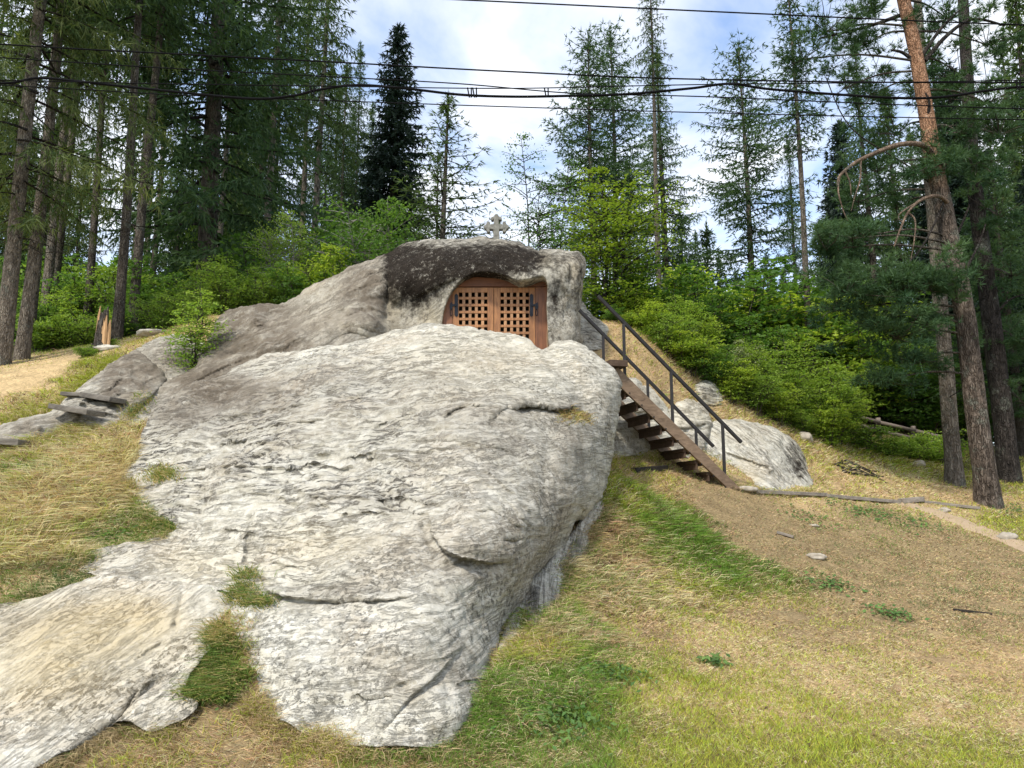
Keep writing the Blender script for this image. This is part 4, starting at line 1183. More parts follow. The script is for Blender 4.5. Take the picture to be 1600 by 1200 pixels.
# ------------------------------------------------------------------ wooden stairs with steel handrails
STRW = m_wood('stair_wood', (0.12, 0.082, 0.055), (0.27, 0.19, 0.125), (3, 24, 24), 0.75, 0.25)
STRD = m_wood('tread_wood', (0.055, 0.035, 0.024), (0.12, 0.08, 0.055), (6, 14, 14), 0.8, 0.2)
STEEL = m_plain('rail_steel', (0.026, 0.023, 0.022), 0.5, 0.35, 0.45, .35, 12)
A = np.array(dp(966, 574, 12.0)); Bm = np.array(dp(1152, 758, 12.5))
run = Bm - A
rdir = run.copy(); rdir[2] = 0; rlen = np.linalg.norm(rdir); rdir /= rlen
wdir = np.array([-rdir[1], rdir[0], 0])
WID = .92
stair = thing('wooden_stairs', Bm, 'dark wooden open stairs with two steel handrails climbing beside the boulder', 'stairs')
slope = run / np.linalg.norm(run)
perp = np.array([0, 0, 1.0]) - slope * slope[2]; perp /= np.linalg.norm(perp)
SW = .22
for k in (0, 1):
    o_ = wdir * (WID * k)
    p, q = A + o_, Bm + o_ + slope * .12
    # plank, its foot and head cut level
    c = perp * SW
    pts = [p, q, q - np.array([0, 0, .02]) - perp * (SW * .62) - slope * .22, p - perp * SW - slope * .08]
    MB().prism([x for x in pts], wdir * .055).build('stringer', STRW, stair, Bm, .006)
nst = 10
for i in range(nst):
    t = (i + .55) / nst
    c = A + run * t - perp * (SW * .5) + wdir * (WID * .5 + .03)
    M = Matrix((Vector(rdir), Vector(wdir), Vector((0, 0, 1)))).transposed()
    MB().box(c, (.27, WID - .066, .055), M).build('tread', STRD, stair, Bm, .005)
    MB().box(c - rdir * .10 - np.array([0, 0, .075]), (.03, WID - .07, .10), M).build('riser', STRD, stair, Bm, .003)
    MB().beam(c - wdir * (WID * .43) - np.array([0, 0, .045]) - rdir * .02, c + wdir * (WID * .43) - np.array([0, 0, .045]) - rdir * .02, .07, .035).build('cleat', STRD, stair, Bm)
for i in range(10):
    t = (i + .5) / 10
    c = A + run * t - perp * (SW * .80) - wdir * .001
    MB().tube([c, c - wdir * .012], .012, 6).build('bolt', IRON, stair, Bm)
cap = A - slope * .02 + wdir * .25
MB().box(cap + np.array([-.02, 0, .035]), (.30, .75, .10), Matrix((Vector(rdir), Vector(wdir), Vector((0, 0, 1)))).transposed()).build('landing_beam', STRD, stair, Bm, .006)
for k in (0, 1):
    o_ = wdir * (WID * k + (.03 if k == 0 else .02))
    HR = .84
    r0, r1 = A + o_ - slope * .42 + np.array([0, 0, HR + .03]), A + o_ + slope * (np.linalg.norm(run) + .17) + np.array([0, 0, HR - .03])
    rail = MB().beam(r0, r1, .05, .05).build('handrail', STEEL, stair, Bm, .004)
    for t in (.06, .46, .90):
        p = A + run * t + o_
        MB().beam(p - np.array([0, 0, .12]), p + np.array([0, 0, HR - .01]), .045, .045, (0, 1, 0)).build('post', STEEL, stair, Bm, .003)
FOOT = m_plain('pale_stone', (0.35, 0.31, 0.25), 0.9, 0, 0.2, .3, 9)
SOILW = m_wood('grey_plank', (0.15, 0.125, 0.10), (0.36, 0.32, 0.27), (3, 26, 26), 0.85, 0.2)


def pebble(name, px, py, sx, sy, sz, label, cat='stone', m=None, seed=0, sink=.35, group=None, rot=0.0, base=None):
    Y = float(hit(px, py)[0]) if base is None else base
    p = W(px, py, Y)
    rs = np.random.RandomState(seed)
    bm = bmesh.new()
    bmesh.ops.create_icosphere(bm, subdivisions=3, radius=1)
    V = np.array([v.co[:] for v in bm.verts])
    V = np.sign(V) * np.abs(V) ** .92
    n = fbm(V * 1.3 + seed * 7.7, 3)
    V = V * (1 + .55 * n[:, None]) * np.array([sx, sy, sz]) / 2
    c, s_ = math.cos(rot), math.sin(rot)
    V[:, :2] = V[:, :2] @ np.array([[c, s_], [-s_, c]])
    V[:, 2] += sz * (.5 - sink)
    Fs = np.array([[v.index for v in f.verts] for f in bm.faces])
    bm.free()
    me = mesh_np(name, V, [Fs], True, m or FOOT)
    o = new_obj(name, me)
    z = float(height(p[0], p[1])) if base is None else p[2]
    o.location = (p[0], p[1], z)
    return tag(o, label, cat, group)


pebble('footing_stone', 1166, 767, .34, .26, .12, 'flat white stone block at the foot of the wooden stairs', seed=3)
pebble('stone', 1276, 872, .26, .18, .10, 'pale flat stone on the brown slope below the stairs', seed=5)
pebble('stone', 1574, 842, .30, .2, .16, 'rounded stone at the right end of the dirt path', seed=8)
pebble('stone', 1436, 729, .28, .22, .2, 'whitish stone at the edge of the shrubs left of the tree trunks', seed=11)
pebble('stone', 1258, 688, .30, .25, .26, 'small upright stone behind the pale boulder at the shrub edge', seed=12)
pebble('stone', 1272, 823, .16, .12, .05, 'small pale chip lying on the brown slope', seed=15)
pebble('stone', 203, 638, .34, .3, .28, 'smooth cream stone wedged between outcrop and big boulder', seed=17, m=mat('cream_stone', lambda g: g.bsdf(g.mix(g.noise(g.coord(), 6, 5, .6), (0.42, 0.34, 0.22), (0.6, 0.52, 0.38)), .9, None, .15)))
pebble('stone', 238, 524, .62, .5, .2, 'long flat grey rock at the crest beside the broken stump', seed=19, m=ROCK)
pebble('stone', 168, 547, .5, .3, .14, 'low grey slab of rock right below the broken stump', seed=21, m=ROCK)
pebble('stone', 1475, 800, .22, .16, .1, 'small stone on the edge of the path by the pines', seed=23)


def lay(name, pts, w, th, label, cat, m, lift=.0, group=None):
    """a plank or log lying on the ground along photograph points"""
    Y = hit([p[0] for p in pts], [p[1] for p in pts])
    P = W([p[0] for p in pts], [p[1] for p in pts], Y)
    P[:, 2] = height(P[:, 0], P[:, 1]) + th * .3 + lift
    b = MB()
    org = P.mean(0)
    b.beam(P[0], P[-1], w, th)
    o = b.build(name, m, None, org, min(w, th) * .12)
    o.location = org
    return tag(o, label, cat, group)


lay('board', [(1214, 834), (1240, 842)], .14, .03, 'short weathered board lying on the brown slope', 'board', SOILW)
lay('board', [(1408, 787), (1440, 785)], .16, .09, 'thick pale timber end at the bend of the path', 'board', SOILW)
lay('edging_plank', [(1178, 770), (1290, 776)], .10, .06, 'long pale plank edging the path right of the stairs', 'plank', SOILW)
lay('edging_plank', [(1292, 777), (1405, 786)], .10, .06, 'second pale edging plank nearer to the pines along the path', 'plank', SOILW)
lay('edging_plank', [(1444, 786), (1530, 797)], .09, .05, 'last edging plank at the foot of the pine', 'plank', SOILW)
CHAR = m_plain('charred', (0.03, 0.026, 0.022), 0.9, 0, 0.2, .4, 30)
lay('charred_log', [(990, 739), (1040, 735)], .12, .09, 'black charred log lying in dry grass under the stairs', 'log', CHAR)
lay('stick', [(1490, 955), (1550, 962)], .03, .025, 'thin dead stick lying on the dry slope at right', 'stick', CHAR)
GREYP = m_wood('step_plank', (0.09, 0.08, 0.068), (0.24, 0.215, 0.18), (4, 20, 20), 0.9, 0.15)


def step(pts, w, th, lab):
    P = np.array([W(*p) for p in pts])
    org = P.mean(0)
    b = MB().beam(P[0], P[-1], w, th)
    o = b.build('step_plank', GREYP, None, org, .012)
    o.location = org
    return tag(o, lab, 'plank', 'plank steps on the outcrop')


step([(90, 636, 11.1), (150, 646, 10.85)], .32, .075, 'weathered plank step in the middle of the rock outcrop')
step([(138, 618, 11.55), (185, 626, 11.35)], .32, .075, 'upper weathered plank step below the dark rock')
step([(100, 616, 11.6), (139, 618, 11.6)], .22, .06, 'short upper plank beside the highest step on the outcrop')
step([(-50, 686, 10.3), (40, 693, 10.3)], .32, .085, 'lowest plank step cut by the left edge of the photo')

# dirt path at the right
DIRT = mat('dirt', lambda g: g.bsdf(g.mix(g.noise(g.coord(), 9, 6, .7), (0.26, 0.185, 0.115), (0.48, 0.37, 0.25)), .95, g.bump(g.noise(g.coord(), 40, 5, .7), .7, .02), .1))
pc = np.array([(1380, 783), (1430, 793), (1475, 806), (1530, 828), (1590, 850), (1680, 885), (1900, 960)], float)
pw = np.array([.06, .16, .22, .24, .26, .30, .30])
PY = hit(pc[:, 0], pc[:, 1])
PP = catmull(np.column_stack([W(pc[:, 0], pc[:, 1], PY)[:, :2], pw]), 24)
dv, df = [], []
tang = np.gradient(PP[:, :2], axis=0); tang /= np.linalg.norm(tang, axis=1)[:, None]
nrm = np.stack([-tang[:, 1], tang[:, 0]], -1)
cols = 9
for k in range(cols):
    u = (k / (cols - 1) - .5) * 2
    wob = 1 + .35 * fbm(np.column_stack([PP[:, :2] * 1.5, np.full(len(PP), np.sign(u) * 5)]), 3)
    xy = PP[:, :2] + nrm * (PP[:, 2] * u * wob)[:, None]
    dv.append(np.column_stack([xy, height(xy[:, 0], xy[:, 1]) + .016 - .03 * (abs(u) > .99)]))
dv = np.concatenate(dv)
n_ = len(PP)
df = np.array([[k * n_ + i, k * n_ + i + 1, (k + 1) * n_ + i + 1, (k + 1) * n_ + i] for k in range(cols - 1) for i in range(n_ - 1)])
tag(new_obj('path', mesh_np('path', dv, [df], True, DIRT)), kind='structure')

# ------------------------------------------------------------------ broken stump
SPLIT = mat('split_wood', lambda g: g.bsdf(g.mix(g.noise(g.mapping(g.coord(), (18, 18, 1.5)), 1.5, 6, .7), (0.48, 0.25, 0.11), (0.78, 0.54, 0.29)), .8, g.bump(g.noise(g.mapping(g.coord(), (30, 30, 2)), 1.5, 4, .6), .6, .02), .2))
BARK_S = m_bark('bark_spruce', (0.045, 0.038, 0.03), (0.12, 0.10, 0.08), (0.24, 0.21, 0.17))
BARK_L = m_bark('bark_left', (0.085, 0.07, 0.055), (0.215, 0.18, 0.14), (0.37, 0.33, 0.27))
BARK_P = m_bark('bark_pine', (0.030, 0.023, 0.018), (0.135, 0.105, 0.082), (0.31, 0.26, 0.215), 1.0, (6.9, 8.3))
BARK_D = m_bark('bark_dark', (0.018, 0.015, 0.013), (0.05, 0.042, 0.036), (0.10, 0.085, 0.075))
BARK_B = m_bark('bark_birch', (0.10, 0.09, 0.08), (0.30, 0.28, 0.25), (0.45, 0.43, 0.40), .8, None, .3)
BARK_DEAD = m_bark('bark_dead', (0.16, 0.115, 0.085), (0.30, 0.215, 0.155), (0.42, 0.31, 0.23), 1.5)
sY = 15.1
sp = W(157, 548, sY); sp[2] = float(height(sp[0], sp[1])) - .02
stump = thing('broken_stump', sp, 'splintered stump with bright orange split wood at the edge of the wood', 'stump')
n = 20
th = np.arange(n) * 2 * np.pi / n
prof = [(0, .25), (.08, .19), (.22, .155), (.40, .14)]
rows = []
topz = .46 + .20 * np.sin(th * 1 + 2.2) + .10 * np.random.RandomState(4).rand(n)
for (zz, rr) in prof:
    flare = 1 + (.35 if zz == 0 else .12 if zz < .1 else 0) * np.cos(th * 4 + .6)
    rows.append(np.stack([rr * flare * np.cos(th), rr * flare * np.sin(th), np.full(n, zz)], -1))
rows.append(np.stack([.12 * np.cos(th), .12 * np.sin(th), topz], -1))
rows.append(np.stack([.05 * np.cos(th), .05 * np.sin(th), topz - .12], -1))
SV = np.concatenate(rows)
i_ = (np.arange(len(rows) - 1)[:, None] * n); j_ = np.arange(n)[None]
SF = np.stack([i_ + j_, i_ + (j_ + 1) % n, i_ + n + (j_ + 1) % n, i_ + n + j_], -1).reshape(-1, 4)
new_obj('stump_bark', mesh_np('stump_bark', SV, [SF], True, BARK_S), stump)
stump.scale = (.8, .8, 1.25)
rsn = np.random.RandomState(9)
for k in range(14):
    a = rsn.uniform(-2.7, .1)
    r = rsn.uniform(.05, .165)
    h = rsn.uniform(.35, .66) * (1.15 if k < 3 else .9)
    x, y = r * math.cos(a) + .03, r * math.sin(a)
    bb = MB()
    w = rsn.uniform(.035, .075)
    bb.prism([(x - w, y, .0), (x + w, y - .01, .0), (x + w * .7, y, h * .7), (x + rsn.uniform(-.01, .02), y + .02, h), (x - w * .6, y, h * .75)], (0.01, .03, 0))
    bb.build('splinter', SPLIT, stump)
for k, a in enumerate((-2.4, -1.0, .1)):
    e = np.array([math.cos(a) * .42, math.sin(a) * .42, -.10])
    MB().tube([np.array([math.cos(a) * .12, math.sin(a) * .12, .12]), e * .6 + np.array([0, 0, .07]), e], [.05, .045, .02], 7).build('root', BARK_S, stump, smooth=True)

# ------------------------------------------------------------------ overhead wires
CABLE = m_plain('cable_black', (0.008, 0.008, 0.009), 0.9, 0, 0.05, .2, 5)


def wire(pts, Y, r, label, name='overhead_wire', group='overhead wires'):
    P = np.array([W(px, py, Y) for px, py in pts])
    P = catmull(P, 14)
    org = P[0]
    V, Q = tube_np(P - org, r, 6)
    o = new_obj(name, mesh_np(name, V, [Q], True, CABLE))
    o.location = org
    return tag(o, label, 'wire', group)


wire([(-900, -70), (0, -34), (727, 0), (1200, 22), (1600, 39), (2500, 68)], 8.2, .0085, 'highest thin overhead wire crossing the top right of the sky')
wire([(-900, 10), (0, 69), (270, 84), (540, 98), (800, 112), (1100, 124), (1600, 129), (2500, 120)], 8.0, .0085, 'second thin overhead wire from the top, above the clamped cable')
wire([(-900, 32), (0, 90), (270, 107), (540, 121), (720, 131), (900, 146), (1100, 151), (1600, 170), (2500, 190)], 8.4, .007, 'thin overhead wire sagging just across the clamped cable')
wire([(-900, 100), (0, 125), (270, 131), (540, 135), (800, 138), (1100, 132), (1600, 125), (2500, 100)], 7.8, .006, 'fine carrier wire running along the clamped cable')
wire([(-900, 90), (0, 133), (270, 148), (540, 158), (800, 167), (1100, 176), (1600, 187), (2500, 200)], 8.6, .0065, 'lowest thin overhead wire below the clamped cable')
cab = [(-500, 150), (-120, 118), (0, 130), (60, 122), (130, 128), (250, 141), (390, 154), (455, 150), (500, 140), (560, 133), (640, 139), (720, 148), (800, 151), (880, 150), (980, 147), (1080, 138), (1140, 131), (1200, 139), (1300, 147), (1400, 153), (1470, 152), (1540, 142), (1600, 136), (1700, 140), (2000, 120)]
cable = wire(cab, 7.9, .014, 'thick black twisted cable hung from the carrier wire with clamps', 'hanging_cable')
cable['group'] = 'overhead wires'
for (px, py) in ((487, 143), (733, 146), (741, 146), (853, 146), (1148, 132), (1590, 134)):
    c = W(px, py, 7.88)
    s_ = W(px, py - 9, 7.86); e_ = W(px + 2, py + 6, 7.86)
    m1 = MB().tube([s_ + np.array([-.018, 0, 0]), e_ + np.array([-.012, 0, 0]), e_ + np.array([.012, 0, 0]), s_ + np.array([.024, 0, 0])], .008, 5)
    k_ = m1.build('cable_clamp', CABLE, cable, cable.location)

# ------------------------------------------------------------------ trees
NEEDLE_D = m_leaf('needles_dark', (0.032, 0.076, 0.036), (0.125, 0.195, 0.080), .4)
NEEDLE_B = m_leaf('needles_black', (0.010, 0.024, 0.020), (0.030, 0.052, 0.034), .2)
NEEDLE_M = m_leaf('needles_mid', (0.036, 0.075, 0.028), (0.125, 0.175, 0.055), .4)
NEEDLE_Y = m_leaf('needles_yellowish', (0.045, 0.080, 0.028), (0.165, 0.195, 0.060), .4)
NEEDLE_P = m_leaf('needles_pine', (0.030, 0.075, 0.036), (0.11, 0.185, 0.080), .32)
LEAF_B = m_leaf('leaf_beech', (0.15, 0.265, 0.034), (0.39, 0.48, 0.070), .5)
LEAF_G = m_leaf('leaf_green', (0.13, 0.245, 0.040), (0.32, 0.43, 0.080), .5)
LEAF_D = m_leaf('leaf_deep', (0.055, 0.135, 0.028), (0.15, 0.26, 0.055), .5)
LEAF_S = m_leaf('leaf_silver', (0.13, 0.18, 0.09), (0.34, 0.38, 0.22), .45)


def norm(a):
    return a / np.maximum(np.linalg.norm(a, axis=-1, keepdims=True), 1e-9)


def spikes(pos, dirs, length, width, k, spread, rs, var):
    """k narrow triangles fanned round each direction"""
    Vs, Cs = [], []
    n = len(pos)
    for _ in range(k):
        d = norm(dirs + spread * rs.normal(size=(n, 3)))
        side = norm(np.cross(d, rs.normal(size=(n, 3))))
        L = (length * rs.uniform(.6, 1.15, n))[:, None]
        w = (width * rs.uniform(.7, 1.2, n))[:, None] * .5
        Vs.append(np.stack([pos - side * w, pos + side * w, pos + d * L], 1))
        Cs.append(np.clip(var + rs.normal(0, .16, n), 0, 1))
    V = np.concatenate(Vs).reshape(-1, 3)
    c = np.repeat(np.concatenate(Cs), 3)
    return V, c


def crown_mesh(name, Vl, Cl, m):
    V = np.concatenate(Vl); c = np.concatenate(Cl)
    me = mesh_np(name, V, [np.arange(len(V)).reshape(-1, 3)], False, m)
    a = me.attributes.new('var', 'FLOAT', 'POINT')
    a.data.foreach_set('value', c.astype(np.float32))
    return me


def trunk_mesh(name, P, rad, m, n=12, bump=.04, seed=0):
    V, Q = tube_np(P, rad, n)
    c = np.repeat(np.asarray(P, float), n, 0)
    k = fbm(np.column_stack([(V - c)[:, :2] / np.maximum(np.repeat(np.broadcast_to(rad, len(P)), n), .01)[:, None] * 1.6, V[:, 2] * .8 + seed * 9]), 3)
    V = c + (V - c) * (1 + bump * 3 * k)[:, None]
    return mesh_np(name, V, [Q], True, m)


def spruce(key, H, cb, Lmax, nb, slope=-.05, droop=.35, up=.25, hang=.5, twig=.20, sp_len=.26, sp_w=.05, k=3, per=.16, taper=.85, rad=.2, nm=NEEDLE_D, bm_=BARK_S, seed=0, dead=30, irregular=.25, bend=0.0):
    """Norway spruce: whorled drooping limbs with hanging sprays. Returns the part meshes."""
    rs = np.random.RandomState(seed + 100)
    z = np.linspace(-.4, H, 26)
    bx = bend * np.sin(z / H * 2.4) + .06 * np.sin(z * .35 + seed)
    tp = np.stack([bx, .05 * np.cos(z * .3 + seed), z], -1)
    tr = rad * (1 - np.clip(z / H, 0, 1)) ** .75 + .012
    tr[:3] *= np.array([1.4, 1.15, 1.04])
    parts = {'trunk': trunk_mesh('trunk', tp, tr, bm_, 10, .03, seed)}
    Vl, Cl, BV, BF, off = [], [], [], [], 0
    hs = cb + (H - cb - .15) * (np.arange(nb) / nb) ** .9 + rs.uniform(-.15, .15, nb)
    az = np.cumsum(rs.uniform(1.9, 2.9, nb))
    for i in range(nb):
        h = min(max(hs[i], cb * .95), H - .1)
        t = (h - cb) / (H - cb)
        L = Lmax * (max(1 - t, 0) ** taper) * min(1, .55 + t * 4) * (1 + irregular * rs.normal())
        if L < .12: L = .12 + .1 * rs.rand()
        a = az[i]
        rd = np.array([math.cos(a), math.sin(a), 0]); pd = np.array([-math.sin(a), math.cos(a), 0])
        s_ = np.linspace(0, 1, 7)
        sl = slope + .55 * t ** 2
        crv = lambda s: np.stack([rd[0] * L * s + pd[0] * .08 * L * np.sin(s * 2 + i), rd[1] * L * s + pd[1] * .08 * L * np.sin(s * 2 + i), L * (sl * s - droop * s ** 2 + up * s ** 3)], -1)
        b0 = np.array([np.interp(h, z, tp[:, 0]), np.interp(h, z, tp[:, 1]), h])
        P = b0 + crv(s_)
        V, Q = tube_np(P, (.010 + .011 * L) * (1 - .85 * s_), 3)
        BV.append(V); BF.append(Q + off); off += len(V)
        nt = max(3, int(L / twig))
        st = np.linspace(.12 if L < 1.5 else .22, 1, nt)
        base = b0 + crv(st)
        for sgn in (-1, 1):
            l = np.minimum(.42 * L * (1.05 - st * .75), 1.0) * rs.uniform(.55, 1.15, nt) + .06
            dv = norm(sgn * pd[None] * .8 + rd[None] * (.55 + .2 * rs.rand(nt, 1)) + np.array([0, 0, -hang])[None] * rs.uniform(.3, 1.3, (nt, 1)))
            m_ = np.maximum((l / per).astype(int), 1)
            idx = np.repeat(np.arange(nt), m_)
            u = (np.concatenate([np.arange(q) for q in m_]) + rs.rand(len(idx))) / m_[idx]
            pos = base[idx] + dv[idx] * (l[idx] * u)[:, None]
            pos[:, 2] -= hang * .35 * (l[idx] * u) ** 2
            dd = norm(dv[idx] + np.array([0, 0, -hang * .8]))
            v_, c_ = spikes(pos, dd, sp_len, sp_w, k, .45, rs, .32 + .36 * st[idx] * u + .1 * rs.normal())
            Vl.append(v_); Cl.append(c_)
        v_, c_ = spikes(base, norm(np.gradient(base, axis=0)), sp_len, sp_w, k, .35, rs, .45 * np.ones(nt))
        Vl.append(v_); Cl.append(c_)
    # leader
    nl = 14
    pos = np.stack([np.full(nl, tp[-1, 0]), np.full(nl, tp[-1, 1]), np.linspace(H - 1.2, H, nl)], -1)
    v_, c_ = spikes(pos, np.tile([0, 0, 1.0], (nl, 1)), sp_len * 1.1, sp_w, 6, .6, rs, .5 * np.ones(nl)); Vl.append(v_); Cl.append(c_)
    # bare dead limbs under the crown
    for i in range(dead):
        h = rs.uniform(.12 * H, max(cb * 1.25, .2 * H)); a = rs.uniform(0, 6.28); L = rs.uniform(.3, 1.1)
        d = np.array([math.cos(a), math.sin(a), rs.uniform(-.5, .15)])
        b0 = np.array([np.interp(h, z, tp[:, 0]), np.interp(h, z, tp[:, 1]), h])
        P = np.array([b0, b0 + d * L * .5, b0 + d * L + np.array([0, 0, -.12 * L])])
        V, Q = tube_np(P, [.016, .011, .004], 3); BV.append(V); BF.append(Q + off); off += len(V)
    parts['crown'] = crown_mesh('crown', Vl, Cl, nm)
    parts['limbs'] = mesh_np('limbs', np.concatenate(BV), [np.concatenate(BF)], True, BARK_D)
    parts['H'] = H
    return parts


def leaves_np(pos, nrm, size, rs, var):
    n = len(pos)
    t = norm(np.cross(nrm, rs.normal(size=(n, 3)))); b = np.cross(nrm, t)
    s = (size * rs.uniform(.65, 1.25, n))[:, None]
    V = np.stack([pos - t * s, pos + b * s * .55 + nrm * s * .12, pos + t * s, pos - b * s * .55 + nrm * s * .12], 1).reshape(-1, 3)
    i = np.arange(n)[:, None] * 4
    Fq = np.concatenate([i + np.array([[0, 1, 2]]), i + np.array([[0, 2, 3]])])
    return V, Fq, np.repeat(np.clip(var + rs.normal(0, .2, n), 0, 1), 4)


def broadleaf(key, H, Rw, nstem, ntwig, nleaf, size, lm, bm_=BARK_S, seed=0, crown0=.1, shape=1.0, flat=.7, trunk_r=.05, upright=.35, single=False, zj=.6):
    """shrub or young beech: stems, twigs, leaves held in flattened sprays"""
    rs = np.random.RandomState(seed + 500)
    BV, BF, off = [], [], 0
    stems = []
    for k in range(nstem):
        a = rs.uniform(0, 6.28); sp = 0 if single and k == 0 else Rw * (.95 if nstem > 6 else .55) * rs.rand() ** .5
        top = np.array([math.cos(a) * sp, math.sin(a) * sp, H * (1 if k == 0 else rs.uniform(.45, 1.0) if nstem > 6 else rs.uniform(.6, .95))])
        b0 = np.array([math.cos(a), math.sin(a), 0]) * sp * .25
        s = np.linspace(0, 1, 10)[:, None]
        P = b0 * (1 - s) + top * s + .05 * H * np.concatenate([np.sin(s * 4 + k), np.cos(s * 3.3 + k), 0 * s], 1) * s
        P[0, 2] = -.25
        rr = trunk_r * (1 if k == 0 else .6) * (1 - .9 * s[:, 0]) + .004
        V, Q = tube_np(P, rr, 6); BV.append(V); BF.append(Q + off); off += len(V)
        stems.append(P)
    pos, nr, va = [], [], []
    for k in range(ntwig):
        P = stems[rs.randint(nstem)]
        t = crown0 + (1 - crown0) * rs.rand() ** .8
        j = t * 9; i0 = int(min(j, 8)); b0 = P[i0] + (P[i0 + 1] - P[i0]) * (j - i0)
        hh = b0[2] / H
        env = (.55 if nstem > 6 else 1.0) * Rw * (math.sin(math.pi * min(max((hh * .82 + .14), 0), 1)) ** (.7 * shape))
        L = env * rs.uniform(.35, 1.2)
        a = rs.uniform(0, 6.28)
        d = norm(np.array([math.cos(a), math.sin(a), upright * rs.uniform(.2, 1.6)]))
        s = np.linspace(0, 1, 5)[:, None]
        Q3 = b0 + d * L * s + np.array([0, 0, -.18 * L]) * s ** 2
        V, Q = tube_np(Q3, .006 * (1 + L) * (1 - .8 * s[:, 0]) + .002, 3); BV.append(V); BF.append(Q + off); off += len(V)
        m_ = nleaf
        u = rs.uniform(.25, 1.05, m_)
        spread = .10 + .22 * L
        pl = norm(np.cross(d, [0, 0, 1.0]))
        p = b0 + d[None] * (L * u)[:, None] + np.array([0, 0, -.18 * L])[None] * (u ** 2)[:, None] + pl[None] * (rs.normal(0, spread, m_) * (1.1 - .6 * u))[:, None] + rs.normal(0, .03 + .05 * L, (m_, 3)) * np.array([1, 1, zj])
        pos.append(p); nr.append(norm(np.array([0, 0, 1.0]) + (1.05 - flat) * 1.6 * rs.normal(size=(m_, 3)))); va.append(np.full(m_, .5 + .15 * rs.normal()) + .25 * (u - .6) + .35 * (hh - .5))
    pos, nr, va = np.concatenate(pos), np.concatenate(nr), np.concatenate(va)
    V, Fq, c = leaves_np(pos, nr, size, rs, va)
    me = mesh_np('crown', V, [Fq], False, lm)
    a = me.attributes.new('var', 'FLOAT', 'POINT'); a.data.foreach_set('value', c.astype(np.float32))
    return {'stem': mesh_np('stem', np.concatenate(BV), [np.concatenate(BF)], True, bm_), 'crown': me, 'H': H}


def plant_at(name, parts, px, py, Y, label, cat, group=None, top=None, Ht=None, rot=None, lean=(0, 0), wide=1.0, sink=.0):
    """stand a plant on the ground at the sight line of (px, py), Y metres ahead; top: photograph y of its tip"""
    p = W(px, py, Y)
    z = float(height(p[0], p[1], False)) - sink
    if top is not None:
        zt = W(px, top, Y)[2]
        Ht = zt - z
    s = (Ht / parts['H']) if Ht else 1.0
    t = thing(name, (p[0], p[1], z), label, cat, group)
    t.rotation_euler = (lean[1], lean[0], 0)
    t.scale = (s * wide, s * wide, s)
    r = rot if rot is not None else (px * 1.7 + Y) % 6.28
    for k, me in parts.items():
        if k == 'H': continue
        o = new_obj(k, me, t)
        o.rotation_euler = (0, 0, r)
        if k in ('limbs', 'stem'): o['kind'] = 'stuff'
    return t


T0 = {}
T0['tall'] = spruce('tall', 22, 8.5, 2.3, 190, -.1, .30, .12, .75, seed=1, rad=.105, nm=NEEDLE_D)
T0['full'] = spruce('full', 20, 2.0, 3.0, 250, -.08, .30, .22, .55, seed=2, rad=.24, nm=NEEDLE_D, dead=8)
T0['dense'] = spruce('dense', 17, 1.8, 2.0, 330, -.05, .25, .20, .45, seed=3, rad=.2, nm=NEEDLE_B, sp_len=.3, sp_w=.085, per=.13, twig=.16, dead=4, irregular=.18, taper=.6)
T0['sparse'] = spruce('sparse', 10, .8, 2.4, 104, .08, .36, .42, .35, seed=4, rad=.10, nm=NEEDLE_M, sp_len=.22, sp_w=.04, per=.17, twig=.24, dead=4, irregular=.2)
T0['thin'] = spruce('thin', 20, 11, 1.35, 120, -.05, .3, .2, .6, seed=5, rad=.13, nm=NEEDLE_D, bm_=BARK_L, dead=40)
T0['pale'] = spruce('pale', 21, 8.0, 1.7, 150, -.25, .25, .05, 1.0, seed=6, rad=.13, nm=NEEDLE_M, bm_=BARK_L, dead=45, sp_len=.3)
T0['broom'] = spruce('broom', 16, 5.0, 2.1, 150, .1, .3, .35, .3, seed=7, rad=.16, nm=NEEDLE_D, bm_=BARK_L, dead=20, irregular=.4, taper=.45)
T0['near'] = spruce('near', 24, 3.6, 2.7, 170, -.22, .22, .06, 1.3, seed=8, rad=.16, nm=NEEDLE_Y, bm_=BARK_L, dead=30, sp_len=.30, sp_w=.028, k=4, per=.12, twig=.20)
T0['fill'] = spruce('fill', 18, 1.2, 2.6, 210, -.08, .28, .2, .6, seed=9, rad=.2, nm=NEEDLE_M, dead=4, sp_len=.32, sp_w=.075, per=.2, twig=.22)
T0['bare'] = spruce('bare', 24, 15.5, 1.5, 110, -.15, .3, .1, .9, seed=16, rad=.19, nm=NEEDLE_M, bm_=BARK_L, dead=40)
T0['young'] = spruce('young', 6, .25, 1.5, 95, .0, .25, .25, .35, seed=10, rad=.06, nm=NEEDLE_D, dead=0, sp_len=.2, sp_w=.05, per=.13, twig=.16)

gL = 'tall spruces at the left edge of the wood'
gC = 'spruces behind the cave rock'
gR = 'trees on the right of the cave rock'
C_ = 'tree'
plant_at('spruce_tree', T0['near'], -4, 575, 14.9, 'thick grey-brown spruce trunk at the far left edge with drooping yellowish boughs', C_, gL, Ht=21, rot=.4, lean=(.02, 0))
plant_at('spruce_tree', T0['pale'], 66, 570, 21.5, 'tall drooping spruce just behind the leftmost thick trunk', C_, gL, Ht=22, rot=2.6)
plant_at('slender_spruce', T0['pale'], 36, 570, 15.6, 'slender tree with pale ringed bark right beside the leftmost thick trunk', C_, gL, Ht=19, rot=1.2)
plant_at('slender_spruce', T0['thin'], 40, 545, 18.5, 'thin grey trunk third from the left edge', C_, gL, Ht=18)
plant_at('slender_spruce', T0['thin'], 80, 530, 22, 'thin dim trunk in the dark wood left of the stump', C_, gL, Ht=19)
plant_at('dark_spruce', T0['tall'], 128, 550, 21, 'black thin trunk directly left of the broken stump', C_, gL, Ht=21)
